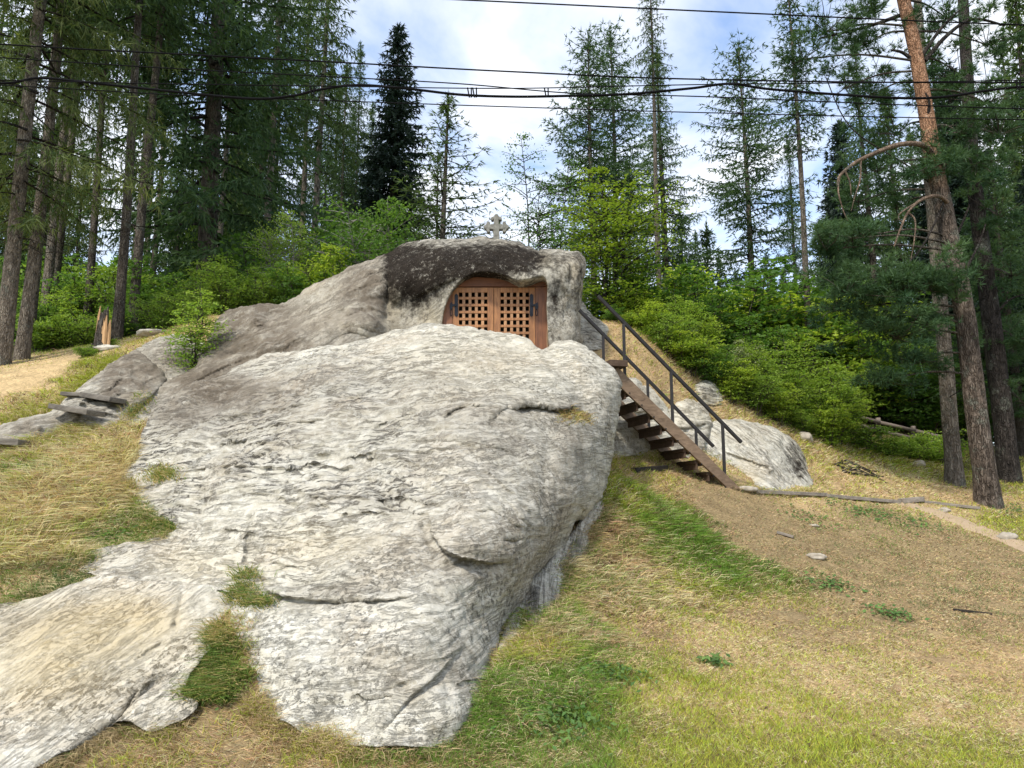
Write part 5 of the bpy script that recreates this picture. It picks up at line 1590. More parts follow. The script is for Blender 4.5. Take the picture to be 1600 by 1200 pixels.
plant_at('spruce_tree', T0['tall'], 178, 530, 17.6, 'straight dark spruce trunk directly right of the broken stump', C_, gL, Ht=21.5, rot=.3)
plant_at('spruce_tree', T0['tall'], 210, 525, 19.2, 'second straight dark spruce trunk right of the broken stump', C_, gL, Ht=23, rot=3.7)
plant_at('dark_spruce', T0['full'], 318, 430, 23.5, 'large dark full spruce towering above the left slope', C_, gL, Ht=27, rot=1.0, wide=.95)
plant_at('slender_spruce', T0['thin'], 236, 450, 26, 'thin pale trunk left of the large dark spruce', C_, gL, Ht=17)
plant_at('slender_spruce', T0['pale'], 413, 430, 28, 'pale bare trunk just right of the large dark spruce', C_, gL, Ht=24)
plant_at('slender_spruce', T0['thin'], 468, 400, 33, 'thin trunk left of the tall pale one above the green bush', C_, gL, Ht=22)
plant_at('slender_spruce', T0['pale'], 493, 400, 32, 'tall pale slim trunk above the green bush left of the cave rock', C_, gL, Ht=25)
plant_at('slender_spruce', T0['thin'], 532, 390, 36, 'slim spruce left of the spruce pair beside the black spruce', C_, gC, top=95)
plant_at('slender_spruce', T0['tall'], 553, 390, 38, 'dark slim spruce directly left of the dense black spruce', C_, gC, top=68, wide=.8)
plant_at('dense_spruce', T0['dense'], 613, 380, 36, 'dense black-green spruce with a pointed top left of the cross', C_, gC, top=42, rot=.5)
plant_at('sparse_spruce', T0['sparse'], 694, 380, 22, 'sparse young spruce with upswept open branches behind the cave rock', C_, gC, top=148, rot=.2, wide=1.35)
plant_at('sparse_spruce', T0['sparse'], 684, 380, 30, 'smaller faint spruce right behind the sparse young spruce', C_, gC, top=235, rot=1.7)
plant_at('broad_spruce', T0['broom'], 926, 420, 33, 'left one of the spruce pair above the yellow-green beech', C_, gR, top=52, rot=.4)
plant_at('broad_spruce', T0['broom'], 962, 420, 35, 'right one of the spruce pair above the yellow-green beech', C_, gR, top=42, rot=2.2, wide=.9)
plant_at('tall_spruce', T0['bare'], 1031, 470, 20, 'tall straight grey trunk rising out of the top of the photo right of the beech', C_, gR, top=-70, rot=.9, wide=.85)
plant_at('dark_spruce', T0['full'], 1040, 470, 27, 'dark spruce with wide right-hand boughs behind the tall grey trunk', C_, gR, top=75, rot=2.9, wide=.95)
plant_at('tall_spruce', T0['broom'], 1176, 490, 27, 'lone ragged conifer with bare lower trunk standing against the sky', C_, gR, top=68, rot=1.3)
plant_at('slender_spruce', T0['thin'], 1268, 560, 19.5, 'slender tall grey trunk left of the red-barked pine', C_, gR, top=-60, rot=.6, wide=1.1)
plant_at('dark_spruce', T0['full'], 1246, 480, 36, 'ragged small spruce behind the slender grey trunk', C_, gR, top=215, rot=.1, wide=.7)
plant_at('young_spruce', T0['young'], 1110, 460, 30, 'dark young spruce low between tall grey trunk and lone conifer', C_, gR, top=350, rot=.1)
plant_at('young_spruce', T0['young'], 1068, 450, 29, 'dark young spruce close right of the tall grey trunk', C_, gR, top=330, rot=1.5)
plant_at('dark_spruce', T0['full'], 1380, 640, 24, 'pointed spruce behind the dead curved branch of the pine', C_, gR, top=60, rot=2.4, wide=.85)
plant_at('dark_spruce', T0['full'], 1600, 740, 19, 'black-green spruce filling the right edge of the photo', C_, gR, top=200, rot=.7, wide=1.25)
plant_at('dark_spruce', T0['dense'], 1530, 640, 27, 'dense dark spruce behind the pine trunks', C_, gR, top=110, rot=.7, wide=1.3)
plant_at('dark_spruce', T0['fill'], 1660, 640, 26, 'tall spruce beyond the right edge behind the black-green one', C_, gR, top=-40, rot=1.7)

LOOK = {'sapling': 'upright sapling', 'shrub': 'yellow-green shrub', 'shrub2': 'bright green shrub', 'shrub3': 'deep green shrub', 'low': 'low green bush',
        'tall': 'tall bare-stemmed spruce', 'full': 'wide dark spruce', 'fill': 'bushy mid-green spruce', 'pale': 'pale-barked drooping spruce', 'thin': 'thin-crowned slender spruce', 'dense': 'dense black-green spruce'}


def name_them(items, anchors, rows):
    """labels from look, row and the nearest landmark; twins are told apart by left and right"""
    labs = []
    for (px, Y, key) in items:
        an = min(anchors, key=lambda a: abs(a[0] - px))[1]
        rw = next(r for lim, r in rows if Y < lim)
        labs.append(LOOK[key] + ' ' + rw + ' ' + an)
    out = list(labs)
    for l in set(labs):
        idx = sorted([i for i, q in enumerate(labs) if q == l], key=lambda i: items[i][0])
        if len(idx) == 2:
            for i, wd in zip(idx, ('left of two', 'right of two')): out[i] = l + ', ' + wd
        elif len(idx) == 3:
            for i, wd in zip(idx, ('leftmost of three', 'middle of three', 'rightmost of three')): out[i] = l + ', ' + wd
        elif len(idx) == 4:
            for i, wd in zip(idx, ('leftmost', 'second', 'third', 'rightmost')): out[i] = l + ', ' + wd
    return out


# further wood
rsf = np.random.RandomState(21)
AN_F = [(-60, 'beyond the left edge'), (30, 'behind the leftmost trunks'), (110, 'behind the stump'), (195, 'behind the two straight trunks'), (260, 'left of the large dark spruce'), (330, 'behind the large dark spruce'), (420, 'behind the pale bare trunk'), (500, 'above the green bush')]
RW_F = [(38, 'in the near wood'), (52, 'in the middle wood'), (99, 'in the farthest wood')]
fw = [(rsf.uniform(-130, 520), rsf.uniform(27, 66), ['tall', 'thin', 'fill', 'pale', 'thin', 'tall'][k % 6]) for k in range(20)] + [(rsf.uniform(-100, 460), rsf.uniform(26, 46), 'fill') for k in range(14)]
labs = name_them(fw, AN_F, RW_F)
for (px, Y, key), lb in zip(fw, labs):
    plant_at('forest_spruce', T0[key], px, 450, Y, lb, C_, 'spruces deep in the left wood', Ht=(rsf.uniform(10, 15) if key == 'fill' else rsf.uniform(18, 25)) * (1.0 if px < 430 else .85), rot=rsf.uniform(0, 6))
for px, Y, tp in ((575, 44, 160), (590, 50, 230), (640, 60, 320), (655, 55, 300), (520, 48, 130), (545, 52, 170), (505, 44, 100)):
    plant_at('forest_spruce', T0['tall' if px % 2 else 'full'], px, 400, Y, {575: 'distant slim spruce between the slim dark one and the black spruce', 590: 'distant wide spruce half hidden behind the black spruce', 640: 'low distant spruce right of the black spruce', 655: 'lowest distant spruce left of the sparse young one', 520: 'distant wide spruce left of the slim spruce by the bushy tree', 545: 'distant slim spruce right behind the dark slim one', 505: 'distant slim spruce above the feathery tree'}[px], C_, 'distant spruces by the black spruce', top=tp, rot=px * .1, wide=.85)
for px, Y, tp in ((900, 50, 330), (985, 48, 250), (1090, 55, 360), (1125, 60, 400), (1150, 52, 420), (1200, 56, 395), (1225, 62, 420), (1205, 46, 430), (1285, 50, 350), (1305, 45, 300), (1320, 55, 380)):
    plant_at('forest_spruce', T0['fill' if px % 2 else 'full'], px, 450, Y, {900: 'low distant spruce left of the yellow-green beech', 985: 'distant spruce right of the spruce pair', 1090: 'distant spruce right of the tall grey trunk', 1125: 'low distant spruce left of the lone conifer', 1150: 'lowest distant spruce touching the lone conifer from the left', 1200: 'low distant spruce right of the lone conifer', 1225: 'farthest low spruce between lone conifer and slender trunk', 1205: 'small distant spruce in front of the low one right of the lone conifer', 1285: 'distant spruce right of the slender grey trunk', 1305: 'taller distant spruce left of the dead curved branch', 1320: 'distant spruce below the dead curved branch'}[px], C_, 'distant spruces at right', top=tp, rot=px * .1, wide=.9)
for px, Y, tp in ((1340, 38, 190), (1420, 34, 140), (1455, 42, 200), (1500, 36, 60), (1560, 40, 150), (1620, 34, 60), (1700, 30, 0), (1480, 28, 330), (1561, 26, 330), (1640, 24, 260), (1405, 30, 360)):
    plant_at('forest_spruce', T0[['full', 'fill', 'dense'][px % 3]], px, 600, Y, {1340: 'spruce behind the tip of the dead curved branch', 1420: 'spruce left of the pine above the dead branch', 1455: 'spruce right behind the knotty trunk', 1500: 'tallest spruce between the leaning pine and the dark trunk', 1560: 'spruce right of the thick dark trunk', 1620: 'tall spruce past the right edge behind the dark trunk', 1700: 'tall spruce outside the right edge', 1480: 'low spruce between the pine trunks', 1560 + 1: 'low spruce right of the leaning pine', 1640: 'low near spruce at the right edge', 1405: 'low spruce under the pine needles'}[px], C_, 'spruces behind the pines', top=tp, rot=px * .1)

for px, Y, tp, lb in ((1760, 26, 100, 'spruce well outside the right edge'), (1840, 32, 60, 'farther spruce well outside the right edge'), (1900, 24, 150, 'outermost spruce beyond the right edge')):
    plant_at('forest_spruce', T0['fill'], px, 600, Y, lb, C_, 'spruces behind the pines', top=tp, rot=px * .1)

# ---- Scots pine with orange upper bark, at the right


def limb(P, r0, r1, n=7):
    P = catmull(np.array(P, float), 6)
    return tube_np(P, np.linspace(r0, r1, len(P)), n)


def clumps(cent, rad, count, rs, tl=.16, tw=.017, per=10):
    Vl, Cl, SB = [], [], []
    for c, r, n in zip(cent, rad, count):
        sub = np.array(c) + rs.normal(size=(max(4, n // 20), 3)) * np.array([r * .6, r * .6, r * .36])
        k_ = rs.randint(len(sub), size=n)
        p = sub[k_] + rs.normal(size=(n, 3)) * np.array([.095, .095, .045])
        d = norm((p - sub[k_]) * 1.5 + np.array([0, 0, .12]) + .12 * (p - np.array(c)) / r + .06 * rs.normal(size=(n, 3)))
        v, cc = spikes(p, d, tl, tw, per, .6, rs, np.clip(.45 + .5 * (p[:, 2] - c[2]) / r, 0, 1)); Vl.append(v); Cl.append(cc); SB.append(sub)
    return Vl, Cl, SB


def pine(base_px, path, rads, label, m, clump_spec, limbs, deadlimbs, seed, name='pine_tree'):
    P = np.array([W(*p) for p in path])
    org = P[0].copy(); org[2] = float(height(org[0], org[1])) - .03
    P[0, 2] = org[2] - .3
    t = thing(name, org, label, 'tree', 'pines and big trunks at right')
    Pc = catmull(P, 12)
    rr = np.interp(np.linspace(0, 1, len(Pc)), np.linspace(0, 1, len(rads)), rads)
    rr[:8] *= np.linspace(1.35, 1, 8)
    new_obj('trunk', trunk_mesh('trunk', Pc - org, rr, m, 22, .05, seed), t)
    rs = np.random.RandomState(seed)
    cent, rad, cnt = [], [], []
    for (px, py, Y, r, n) in clump_spec:
        cent.append(W(px, py, Y) - org); rad.append(r); cnt.append(n)
    if cent:
        Vl, Cl, subs = clumps(cent, rad, [int(c * 1.35) for c in cnt], rs)
        TV, TF, to = [], [], 0
        for c, r, sb in zip(cent, rad, subs):
            j_ = np.argmin(((Pc - org - c) ** 2).sum(1) + 3 * np.abs((Pc - org)[:, 2] - c[2]))
            tw0 = np.array(c) - np.array([0, 0, .18 * r])
            root = (Pc - org)[j_]
            V, Q = limb([root, (root + tw0) / 2 + np.array([0, 0, .12]), tw0], .028, .012, 5); TV.append(V); TF.append(Q + to); to += len(V)
            for q_ in sb:
                V, Q = tube_np(np.array([tw0, (tw0 + q_) / 2 + rs.normal(size=3) * .04, q_]), [.011, .008, .004], 3); TV.append(V); TF.append(Q + to); to += len(V)
        tw = new_obj('twigs', mesh_np('twigs', np.concatenate(TV), [np.concatenate(TF)], True, BARK_S), t)
        tw['kind'] = 'stuff'
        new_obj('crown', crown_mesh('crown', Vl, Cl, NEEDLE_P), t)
    for (pts, r0, r1) in limbs:
        V, Q = limb([W(*p) - org for p in pts], r0, r1)
        new_obj('limb', mesh_np('limb', V, [Q], True, BARK_D), t)
    for (pts, r0, r1, twigs) in deadlimbs:
        V, Q = limb([W(*p) - org for p in pts], r0, r1)
        o = new_obj('dead_limb', mesh_np('dead_limb', V, [Q], True, BARK_DEAD), t)
        o['label'] = 'bare curved dead branch'
        for tw_ in twigs:
            V, Q = limb([W(*p) - org for p in tw_], .022, .006, 5)
            new_obj('dead_twig', mesh_np('dead_twig', V, [Q], True, BARK_DEAD), o)
    return t


Y0 = 14.6
pine(None, [(1545, 790, Y0), (1528, 660, Y0), (1505, 480, Y0), (1478, 340, Y0), (1460, 260, Y0), (1446, 170, Y0), (1430, 80, Y0), (1408, -20, Y0), (1385, -160, Y0)], [.215, .195, .18, .17, .16, .145, .13, .12, .08],
     'leaning pine with dark plated bark below and orange bark above', BARK_P,
     [(1350, 60, Y0 + .3, .85, 260), (1290, 40, Y0, .8, 240), (1255, 85, Y0 - .2, .55, 160), (1320, 130, Y0 + .4, .6, 130), (1400, -20, Y0, .9, 200), (1480, 20, Y0 + .5, .8, 200), (1540, 60, Y0 + .3, .8, 200), (1540, 150, Y0 + .2, .85, 330), (1500, 110, Y0 + .6, .6, 160), (1560, 200, Y0, .8, 280),
      (1500, 200, Y0 - .1, .55, 190), (1480, 255, Y0 - .25, .5, 200), (1440, 262, Y0 - .35, .35, 110), (1520, 250, Y0, .6, 190), (1330, 365, Y0 - .4, .55, 260), (1290, 385, Y0 - .3, .4, 130), (1375, 360, Y0 - .2, .35, 90), (1440, 440, Y0 - .5, .55, 340), (1380, 450, Y0 - .4, .6, 340), (1320, 450, Y0 - .3, .55, 260), (1470, 430, Y0 - .5, .35, 160), (1400, 520, Y0 - .1, .6, 260), (1350, 500, Y0, .5, 190), (1430, 560, Y0 + .1, .6, 200), (1440, 500, Y0 - .2, .5, 180), (1300, 480, Y0, .4, 120), (1380, 590, Y0 + .2, .45, 120)],
     [([(1445, 95, Y0), (1480, 55, Y0), (1520, 30, Y0), (1570, 40, Y0)], .05, .02), ([(1440, 88, Y0), (1470, 45, Y0), (1500, 15, Y0)], .045, .015), ([(1428, 95, Y0), (1410, 82, Y0), (1392, 78, Y0)], .045, .02), ([(1450, 180, Y0 - .1), (1452, 160, Y0 - .2), (1446, 145, Y0 - .2)], .035, .015), ([(1470, 300, Y0), (1420, 260, Y0 + .2), (1330, 200, Y0 + .3), (1290, 120, Y0 + .2)], .02, .01),
      ([(1478, 310, Y0 - .15), (1430, 400, Y0 - .4), (1350, 450, Y0 - .4)], .022, .01), ([(1510, 420, Y0), (1530, 380, Y0 + .1), (1540, 350, Y0 + .2)], .03, .012), ([(1492, 375, Y0), (1505, 345, Y0), (1515, 320, Y0 - .1)], .032, .015), ([(1430, 15, Y0), (1360, 40, Y0 + .2), (1280, 60, Y0)], .05, .02), ([(1500, 450, Y0 - .1), (1450, 440, Y0 - .4), (1390, 455, Y0 - .4)], .025, .01)],
     [([(1456, 240, Y0 - .1), (1440, 226, Y0 - .3), (1405, 226, Y0 - .5), (1365, 240, Y0 - .6), (1335, 255, Y0 - .6), (1312, 275, Y0 - .6), (1309, 290, Y0 - .6)], .062, .02, [[(1312, 275, Y0 - .6), (1310, 300, Y0 - .6), (1318, 330, Y0 - .6), (1325, 345, Y0 - .6)], [(1345, 250, Y0 - .6), (1344, 280, Y0 - .65), (1335, 310, Y0 - .65), (1330, 330, Y0 - .6)], [(1320, 266, Y0 - .6), (1328, 285, Y0 - .6), (1330, 305, Y0 - .6)]]),
      ([(1480, 316, Y0 - .15), (1465, 306, Y0 - .35), (1440, 312, Y0 - .5), (1420, 330, Y0 - .55), (1408, 355, Y0 - .55), (1397, 385, Y0 - .5)], .042, .014, [[(1418, 332, Y0 - .55), (1430, 345, Y0 - .55), (1428, 380, Y0 - .55), (1422, 410, Y0 - .5)], [(1440, 312, Y0 - .5), (1405, 335, Y0 - .6), (1412, 350, Y0 - .6)]])],
     31)
Y1 = 16.2
pine(None, [(1492, 760, Y1), (1483, 640, Y1), (1470, 480, Y1), (1458, 340, Y1), (1450, 250, Y1), (1440, 100, Y1), (1432, -30, Y1)], [.17, .155, .145, .13, .12, .10, .08], 'grey straight trunk with knotty bark directly left of the leaning pine', BARK_L,
     [(1400, 200, Y1 + .3, .9, 200), (1360, 140, Y1 + .3, .9, 200), (1430, 130, Y1 + .5, .8, 150), (1370, 260, Y1 + .3, .7, 140), (1400, 320, Y1 + .4, .6, 110), (1340, 310, Y1 + .4, .5, 90)],
     [([(1478, 560, Y1 - .15), (1465, 562, Y1 - .4), (1450, 572, Y1 - .5)], .014, .006), ([(1474, 500, Y1 - .1), (1455, 502, Y1 - .4), (1440, 508, Y1 - .5)], .014, .005), ([(1470, 455, Y1 - .1), (1450, 452, Y1 - .4), (1436, 460, Y1 - .5)], .014, .005), ([(1484, 620, Y1 - .15), (1500, 610, Y1 - .3), (1508, 600, Y1 - .3)], .012, .005)], [], 32, 'knotty_tree')
Y2 = 16.8
pine(None, [(1578, 770, Y2), (1566, 640, Y2), (1546, 480, Y2), (1527, 330, Y2), (1517, 220, Y2), (1508, 60, Y2), (1500, -80, Y2)], [.235, .21, .19, .165, .14, .12, .1], 'thick dark trunk at the right edge behind the leaning pine', BARK_D,
     [(1560, 330, Y2 - .2, .8, 220), (1580, 420, Y2 - .2, .9, 260), (1540, 420, Y2 + .3, .8, 220), (1590, 520, Y2, .9, 260), (1540, 540, Y2 + .4, .8, 200), (1600, 620, Y2 + .2, .9, 200), (1540, 280, Y2, .6, 140)],
     [([(1540, 420, Y2), (1515, 400, Y2 - .1), (1500, 398, Y2 - .2)], .03, .012), ([(1550, 500, Y2 - .1), (1575, 470, Y2 - .3), (1600, 460, Y2 - .3)], .035, .012)], [], 33, 'dark_pine')

# ---- broadleaf trees and shrubs
S0 = {}
LEAF_H = m_leaf('leaf_young_beech', (0.085, 0.17, 0.026), (0.27, 0.345, 0.048), .5)
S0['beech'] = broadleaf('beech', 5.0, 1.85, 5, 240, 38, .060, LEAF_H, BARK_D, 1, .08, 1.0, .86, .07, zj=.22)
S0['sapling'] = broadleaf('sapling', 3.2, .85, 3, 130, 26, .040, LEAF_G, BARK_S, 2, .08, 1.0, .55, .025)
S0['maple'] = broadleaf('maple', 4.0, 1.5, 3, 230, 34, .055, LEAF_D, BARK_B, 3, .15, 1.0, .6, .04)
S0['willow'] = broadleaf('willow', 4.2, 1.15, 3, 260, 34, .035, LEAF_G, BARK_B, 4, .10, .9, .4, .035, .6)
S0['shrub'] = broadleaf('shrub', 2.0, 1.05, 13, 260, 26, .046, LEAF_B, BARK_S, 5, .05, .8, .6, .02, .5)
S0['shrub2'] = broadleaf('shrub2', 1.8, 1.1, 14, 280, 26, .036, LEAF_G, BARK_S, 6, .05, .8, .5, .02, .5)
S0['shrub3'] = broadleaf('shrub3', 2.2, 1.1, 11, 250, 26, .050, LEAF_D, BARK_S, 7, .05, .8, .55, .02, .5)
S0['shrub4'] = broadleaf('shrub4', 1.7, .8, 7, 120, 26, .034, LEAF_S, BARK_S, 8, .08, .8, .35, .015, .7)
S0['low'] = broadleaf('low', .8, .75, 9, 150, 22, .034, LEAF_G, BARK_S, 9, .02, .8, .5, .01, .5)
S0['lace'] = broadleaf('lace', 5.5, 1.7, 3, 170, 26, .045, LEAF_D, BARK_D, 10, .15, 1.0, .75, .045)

plant_at('beech_tree', S0['beech'], 948, 480, 17.5, 'bushy yellow-green young beech rising right of the cave rock', 'tree', None, top=256, rot=.3, wide=.9, sink=.2)
plant_at('slim_tree', S0['lace'], 826, 380, 24, 'lacy small broadleaf tree behind the cross', 'tree', None, top=222, rot=.3, wide=.62)
plant_at('slim_tree', S0['lace'], 872, 400, 26, 'lacy broadleaf tree between the cross and the yellow-green beech', 'tree', None, top=250, rot=2.3, wide=.6)
plant_at('sapling', S0['sapling'], 292, 585, 13.2, 'thin green sapling growing between the dark rock and the big boulder', 'sapling', None, top=445, rot=.3, wide=1.35)
plant_at('willow_tree', S0['willow'], 447, 470, 19.5, 'feathery light green young tree left of the cave rock', 'tree', None, top=338, rot=.3)
plant_at('maple_tree', S0['maple'], 580, 420, 20, 'bushy green tree with white stem just left of the cave rock', 'tree', None, top=308, rot=.3, wide=.9)
plant_at('maple_tree', S0['maple'], 545, 430, 22, 'bushy green tree left of the white-stemmed one', 'tree', None, top=325, rot=2.3)
plant_at('maple_tree', S0['shrub'], 500, 440, 19, 'yellow-green bush at the top of the left rock flank', 'bush', None, top=385, rot=2.3)
lab = 'green shrub in the thicket along the slope right of the stairs'
gS = 'shrubs on the slope right of the stairs'
shr = [(1050, 575, 15.9, 470, 'sapling'), (1128, 622, 15.9, 520, 'sapling'), (1196, 655, 16.2, 550, 'sapling'), (1250, 672, 16.6, 565, 'sapling'), (1310, 690, 16.8, 600, 'sapling'), (958, 520, 15.9, 478, 'shrub3'), (985, 535, 15.8, 490, 'shrub2'), (1098, 600, 16.4, 478, 'sapling'), (1168, 640, 16.6, 545, 'sapling'), (1290, 680, 17.0, 560, 'sapling'), (1225, 660, 16.9, 530, 'sapling'), (1012, 548, 15.7, 488, 'shrub'), (1040, 562, 15.5, 500, 'shrub2'), (1078, 590, 15.6, 520, 'shrub'), (1108, 606, 15.7, 545, 'shrub3'), (1140, 632, 15.7, 575, 'shrub'), (1178, 652, 15.9, 590, 'shrub2'), (1215, 668, 16.1, 610, 'shrub'), (1255, 680, 16.4, 625, 'shrub2'), (1295, 690, 16.5, 640, 'shrub'), (985, 560, 17.2, 470, 'shrub'), (1020, 560, 16.8, 480, 'shrub3'), (1095, 590, 16.6, 490, 'shrub'), (1075, 560, 18.5, 455, 'shrub3'), (1165, 625, 17, 535, 'shrub'), (1200, 640, 17, 560, 'shrub2'),
       (1280, 670, 17.2, 580, 'shrub2'), (1315, 685, 17.5, 610, 'shrub'), (1350, 705, 17.0, 668, 'low'), (1390, 715, 17.0, 684, 'low'), (1425, 722, 17.2, 690, 'low'), (1455, 727, 17.4, 690, 'low'), 
       (1140, 560, 20, 455, 'shrub3'), (1190, 570, 20.5, 468, 'shrub'), (1230, 580, 21, 470, 'shrub3'), (1270, 590, 21, 465, 'shrub'), (1310, 600, 21, 500, 'shrub3'), (1350, 620, 20.5, 525, 'shrub'), (1400, 640, 20.5, 545, 'shrub3'), (1110, 540, 22, 450, 'shrub'), (1050, 540, 20, 440, 'shrub'), (1440, 670, 20, 580, 'shrub3'), 
       (1180, 600, 18.4, 520, 'shrub3'), (1220, 615, 18.6, 535, 'shrub2'), (1300, 645, 19, 560, 'shrub2'), (1520, 690, 21, 610, 'shrub3'), (1580, 700, 22, 620, 'shrub3'), (1470, 690, 21, 600, 'shrub2'), (1000, 520, 19, 430, 'shrub3'), (965, 530, 18.5, 440, 'shrub3'), (1330, 580, 23, 490, 'shrub'), (1290, 560, 24, 450, 'shrub3'), (1170, 540, 24, 450, 'shrub3')]
AN_R = [(975, 'below the beech'), (1030, 'by the tall grey trunk'), (1075, 'behind the handrail'), (1130, 'left of the lone conifer'), (1176, 'under the lone conifer'), (1225, 'right of the lone conifer'), (1268, 'by the slender trunk'), (1310, 'right of the slender trunk'), (1360, 'above the rail fence'), (1430, 'left of the knotty trunk'), (1550, 'behind the big trunks')]
RW_R = [(16.7, 'in the front row'), (18.2, 'in the second row'), (19.8, 'in the third row'), (99, 'in the back row')]
labs = name_them([(s[0], s[2], s[4]) for s in shr], AN_R, RW_R)
rsh = np.random.RandomState(5)
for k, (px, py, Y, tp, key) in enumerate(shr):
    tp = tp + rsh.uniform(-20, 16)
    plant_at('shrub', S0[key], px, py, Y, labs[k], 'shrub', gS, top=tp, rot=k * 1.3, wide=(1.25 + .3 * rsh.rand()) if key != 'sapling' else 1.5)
plant_at('pale_shrub', S0['shrub4'], 1072, 585, 16.0, 'small silvery-leaved shrub behind the handrail', 'shrub', None, top=515, rot=1)
plant_at('pale_shrub', S0['shrub4'], 1165, 620, 16.3, 'thin pale sapling at the top of the grassy bank', 'shrub', None, top=540, rot=2)
lab2 = 'leafy shrub in the undergrowth at the foot of the left wood'
und = [(250, 520, 16.8, 460, 'shrub2'), (285, 510, 16.8, 450, 'sapling'), (335, 500, 17.6, 425, 'sapling'), (390, 488, 18.2, 415, 'sapling'), (310, 490, 19, 400, 'sapling'), (360, 480, 20, 395, 'sapling'), (350, 490, 18, 420, 'shrub2'), (420, 480, 18.5, 430, 'shrub2'), (470, 465, 18.5, 420, 'shrub3'), (240, 500, 20, 430, 'shrub3'), (400, 460, 22, 400, 'shrub3'),
       (60, 545, 17.5, 500, 'low'), (90, 545, 17.5, 500, 'low'), (120, 540, 17.5, 498, 'low'), (150, 535, 18.5, 490, 'low'), (190, 530, 19, 480, 'shrub3'), (40, 545, 20, 470, 'shrub3'), (100, 535, 21, 450, 'shrub2'), (150, 530, 22, 440, 'shrub3'), (215, 520, 22, 430, 'shrub2'), (10, 545, 22, 460, 'shrub3'), (75, 530, 24, 430, 'shrub3'), (180, 520, 25, 420, 'shrub2'), (130, 520, 27, 410, 'shrub3'), (250, 490, 26, 400, 'shrub3'), (20, 530, 26, 420, 'shrub3'), (440, 450, 25, 390, 'shrub3'), (510, 440, 24, 390, 'shrub3'),
       (130, 566, 14.4, 540, 'low'), (170, 552, 15.4, 528, 'low')]
AN_L = [(20, 'by the leftmost trunks'), (90, 'left of the stump'), (140, 'just behind the stump'), (195, 'by the two straight trunks'), (250, 'right of the two straight trunks'), (320, 'under the large dark spruce'), (390, 'right of the large dark spruce'), (450, 'around the feathery tree'), (510, 'near the cave rock')]
RW_L = [(16, 'at the edge of the sand'), (18.3, 'in front'), (20.5, 'in the second row'), (23.5, 'farther back'), (99, 'at the very back')]
labs = name_them([(s[0], s[2], s[4]) for s in und], AN_L, RW_L)
for k, (px, py, Y, tp, key) in enumerate(und):
    plant_at('shrub', S0[key], px, py, Y, labs[k], 'shrub', 'undergrowth shrubs of the left wood', top=tp, rot=k * 1.9, wide=1.2)
for px, py, Y, tp, lb in ((330, 440, 24, 352, 'thin pale sapling right in front of the large dark spruce trunk'), (345, 440, 25, 375, 'short pale sapling right of the large dark spruce trunk'), (300, 440, 26, 330, 'taller pale sapling left of the large dark spruce trunk')):
    plant_at('birch_sapling', S0['sapling'], px, py, Y, lb, 'sapling', 'white-stemmed saplings', top=tp, rot=px, wide=.5)

# far rail fence at the right
FENCEW = m_wood('fence_wood', (0.10, 0.08, 0.065), (0.22, 0.18, 0.15), (3, 20, 20), 0.85, 0.2)
fp = [(1318, 645, 18.2), (1375, 660, 18.25), (1430, 673, 18.3), (1500, 690, 18.4)]
FP = np.array([W(*p) for p in fp])
fo = FP[0].copy(); fo[2] = float(height(fo[0], fo[1]))
fence = thing('rail_fence', fo, 'weathered wooden rail fence among the shrubs left of the pines', 'fence')
for dz in (0, -.2):
    for a, b_ in zip(FP[:-1], FP[1:]):
        MB().tube([a + np.array([0, 0, dz]), b_ + np.array([0, 0, dz])], .045, 7).build('rail', FENCEW, fence, fo, smooth=True)
for p in FP:
    g_ = float(height(p[0], p[1]))
    MB().tube([(p[0], p[1] + .08, min(g_, p[2] - .5) - .1), (p[0], p[1] + .08, p[2] + .12)], .055, 7).build('post', FENCEW, fence, fo, smooth=True)
# exposed roots
ro = W(1340, 738, float(hit(1340, 738)[0]))
roots = thing('exposed_roots', ro, 'tangle of bare brown roots on the dry bank right of the pale boulder', 'roots')
rsr = np.random.RandomState(3)
for k in range(8):
    x0 = 1298 + rsr.uniform(0, 35); y0 = 722 + rsr.uniform(0, 14)
    L_ = rsr.uniform(30, 75)
    pts = [(x0 + L_ * s, y0 + L_ * .32 * s + 3 * math.sin(5 * s + k)) for s in np.linspace(0, 1, 7)]
    Yh = hit([p[0] for p in pts], [p[1] for p in pts])
    Pw = W([p[0] for p in pts], [p[1] for p in pts], Yh)
    Pw[:, 2] = height(Pw[:, 0], Pw[:, 1]) + .03 * np.sin(np.linspace(.3, 2.9, 7))
    V, Q = tube_np(catmull(Pw - ro, 4), np.linspace(.03, .012, 25), 6)
    new_obj('root', mesh_np('root', V, [Q], True, BARK_D), roots)

# ------------------------------------------------------------------ grass
rg = np.random.RandomState(77)


def blades(P, d, L, w, col, bent):
    """P base, d unit lean direction (3-D), L length, w width; bent: two-piece drooping blades"""
    n = len(P)
    side = norm(np.cross(d, rg.normal(size=(n, 3)))) * (w / 2)[:, None]
    if not bent:
        V = np.stack([P - side, P + side, P + d * L[:, None]], 1).reshape(-1, 3)
        return V, np.arange(n * 3).reshape(-1, 3), np.repeat(col, 3, 0)
    flat = d * np.array([1, 1, 0]); flat = norm(flat + 1e-4)
    m1 = P + d * (L * .5)[:, None]
    tip = m1 + norm(d * .5 + flat * .8 + np.array([0, 0, -.25]))* (L * .5)[:, None]
    V = np.stack([P - side, P + side, m1 - side * .8, m1 + side * .8, tip], 1).reshape(-1, 3)
    i = np.arange(n)[:, None] * 5
    Fq = np.concatenate([i + np.array([[0, 1, 3]]), i + np.array([[0, 3, 2]]), i + np.array([[2, 3, 4]])])
    return V, Fq, np.repeat(col, 5, 0)


N = 1000000
gYs = np.exp(rg.uniform(math.log(4.2), math.log(19.5), N))
gXs = rg.uniform(-1, 1, N) * (gYs * .74 + .7)
cand = np.stack([gXs, gYs], -1)
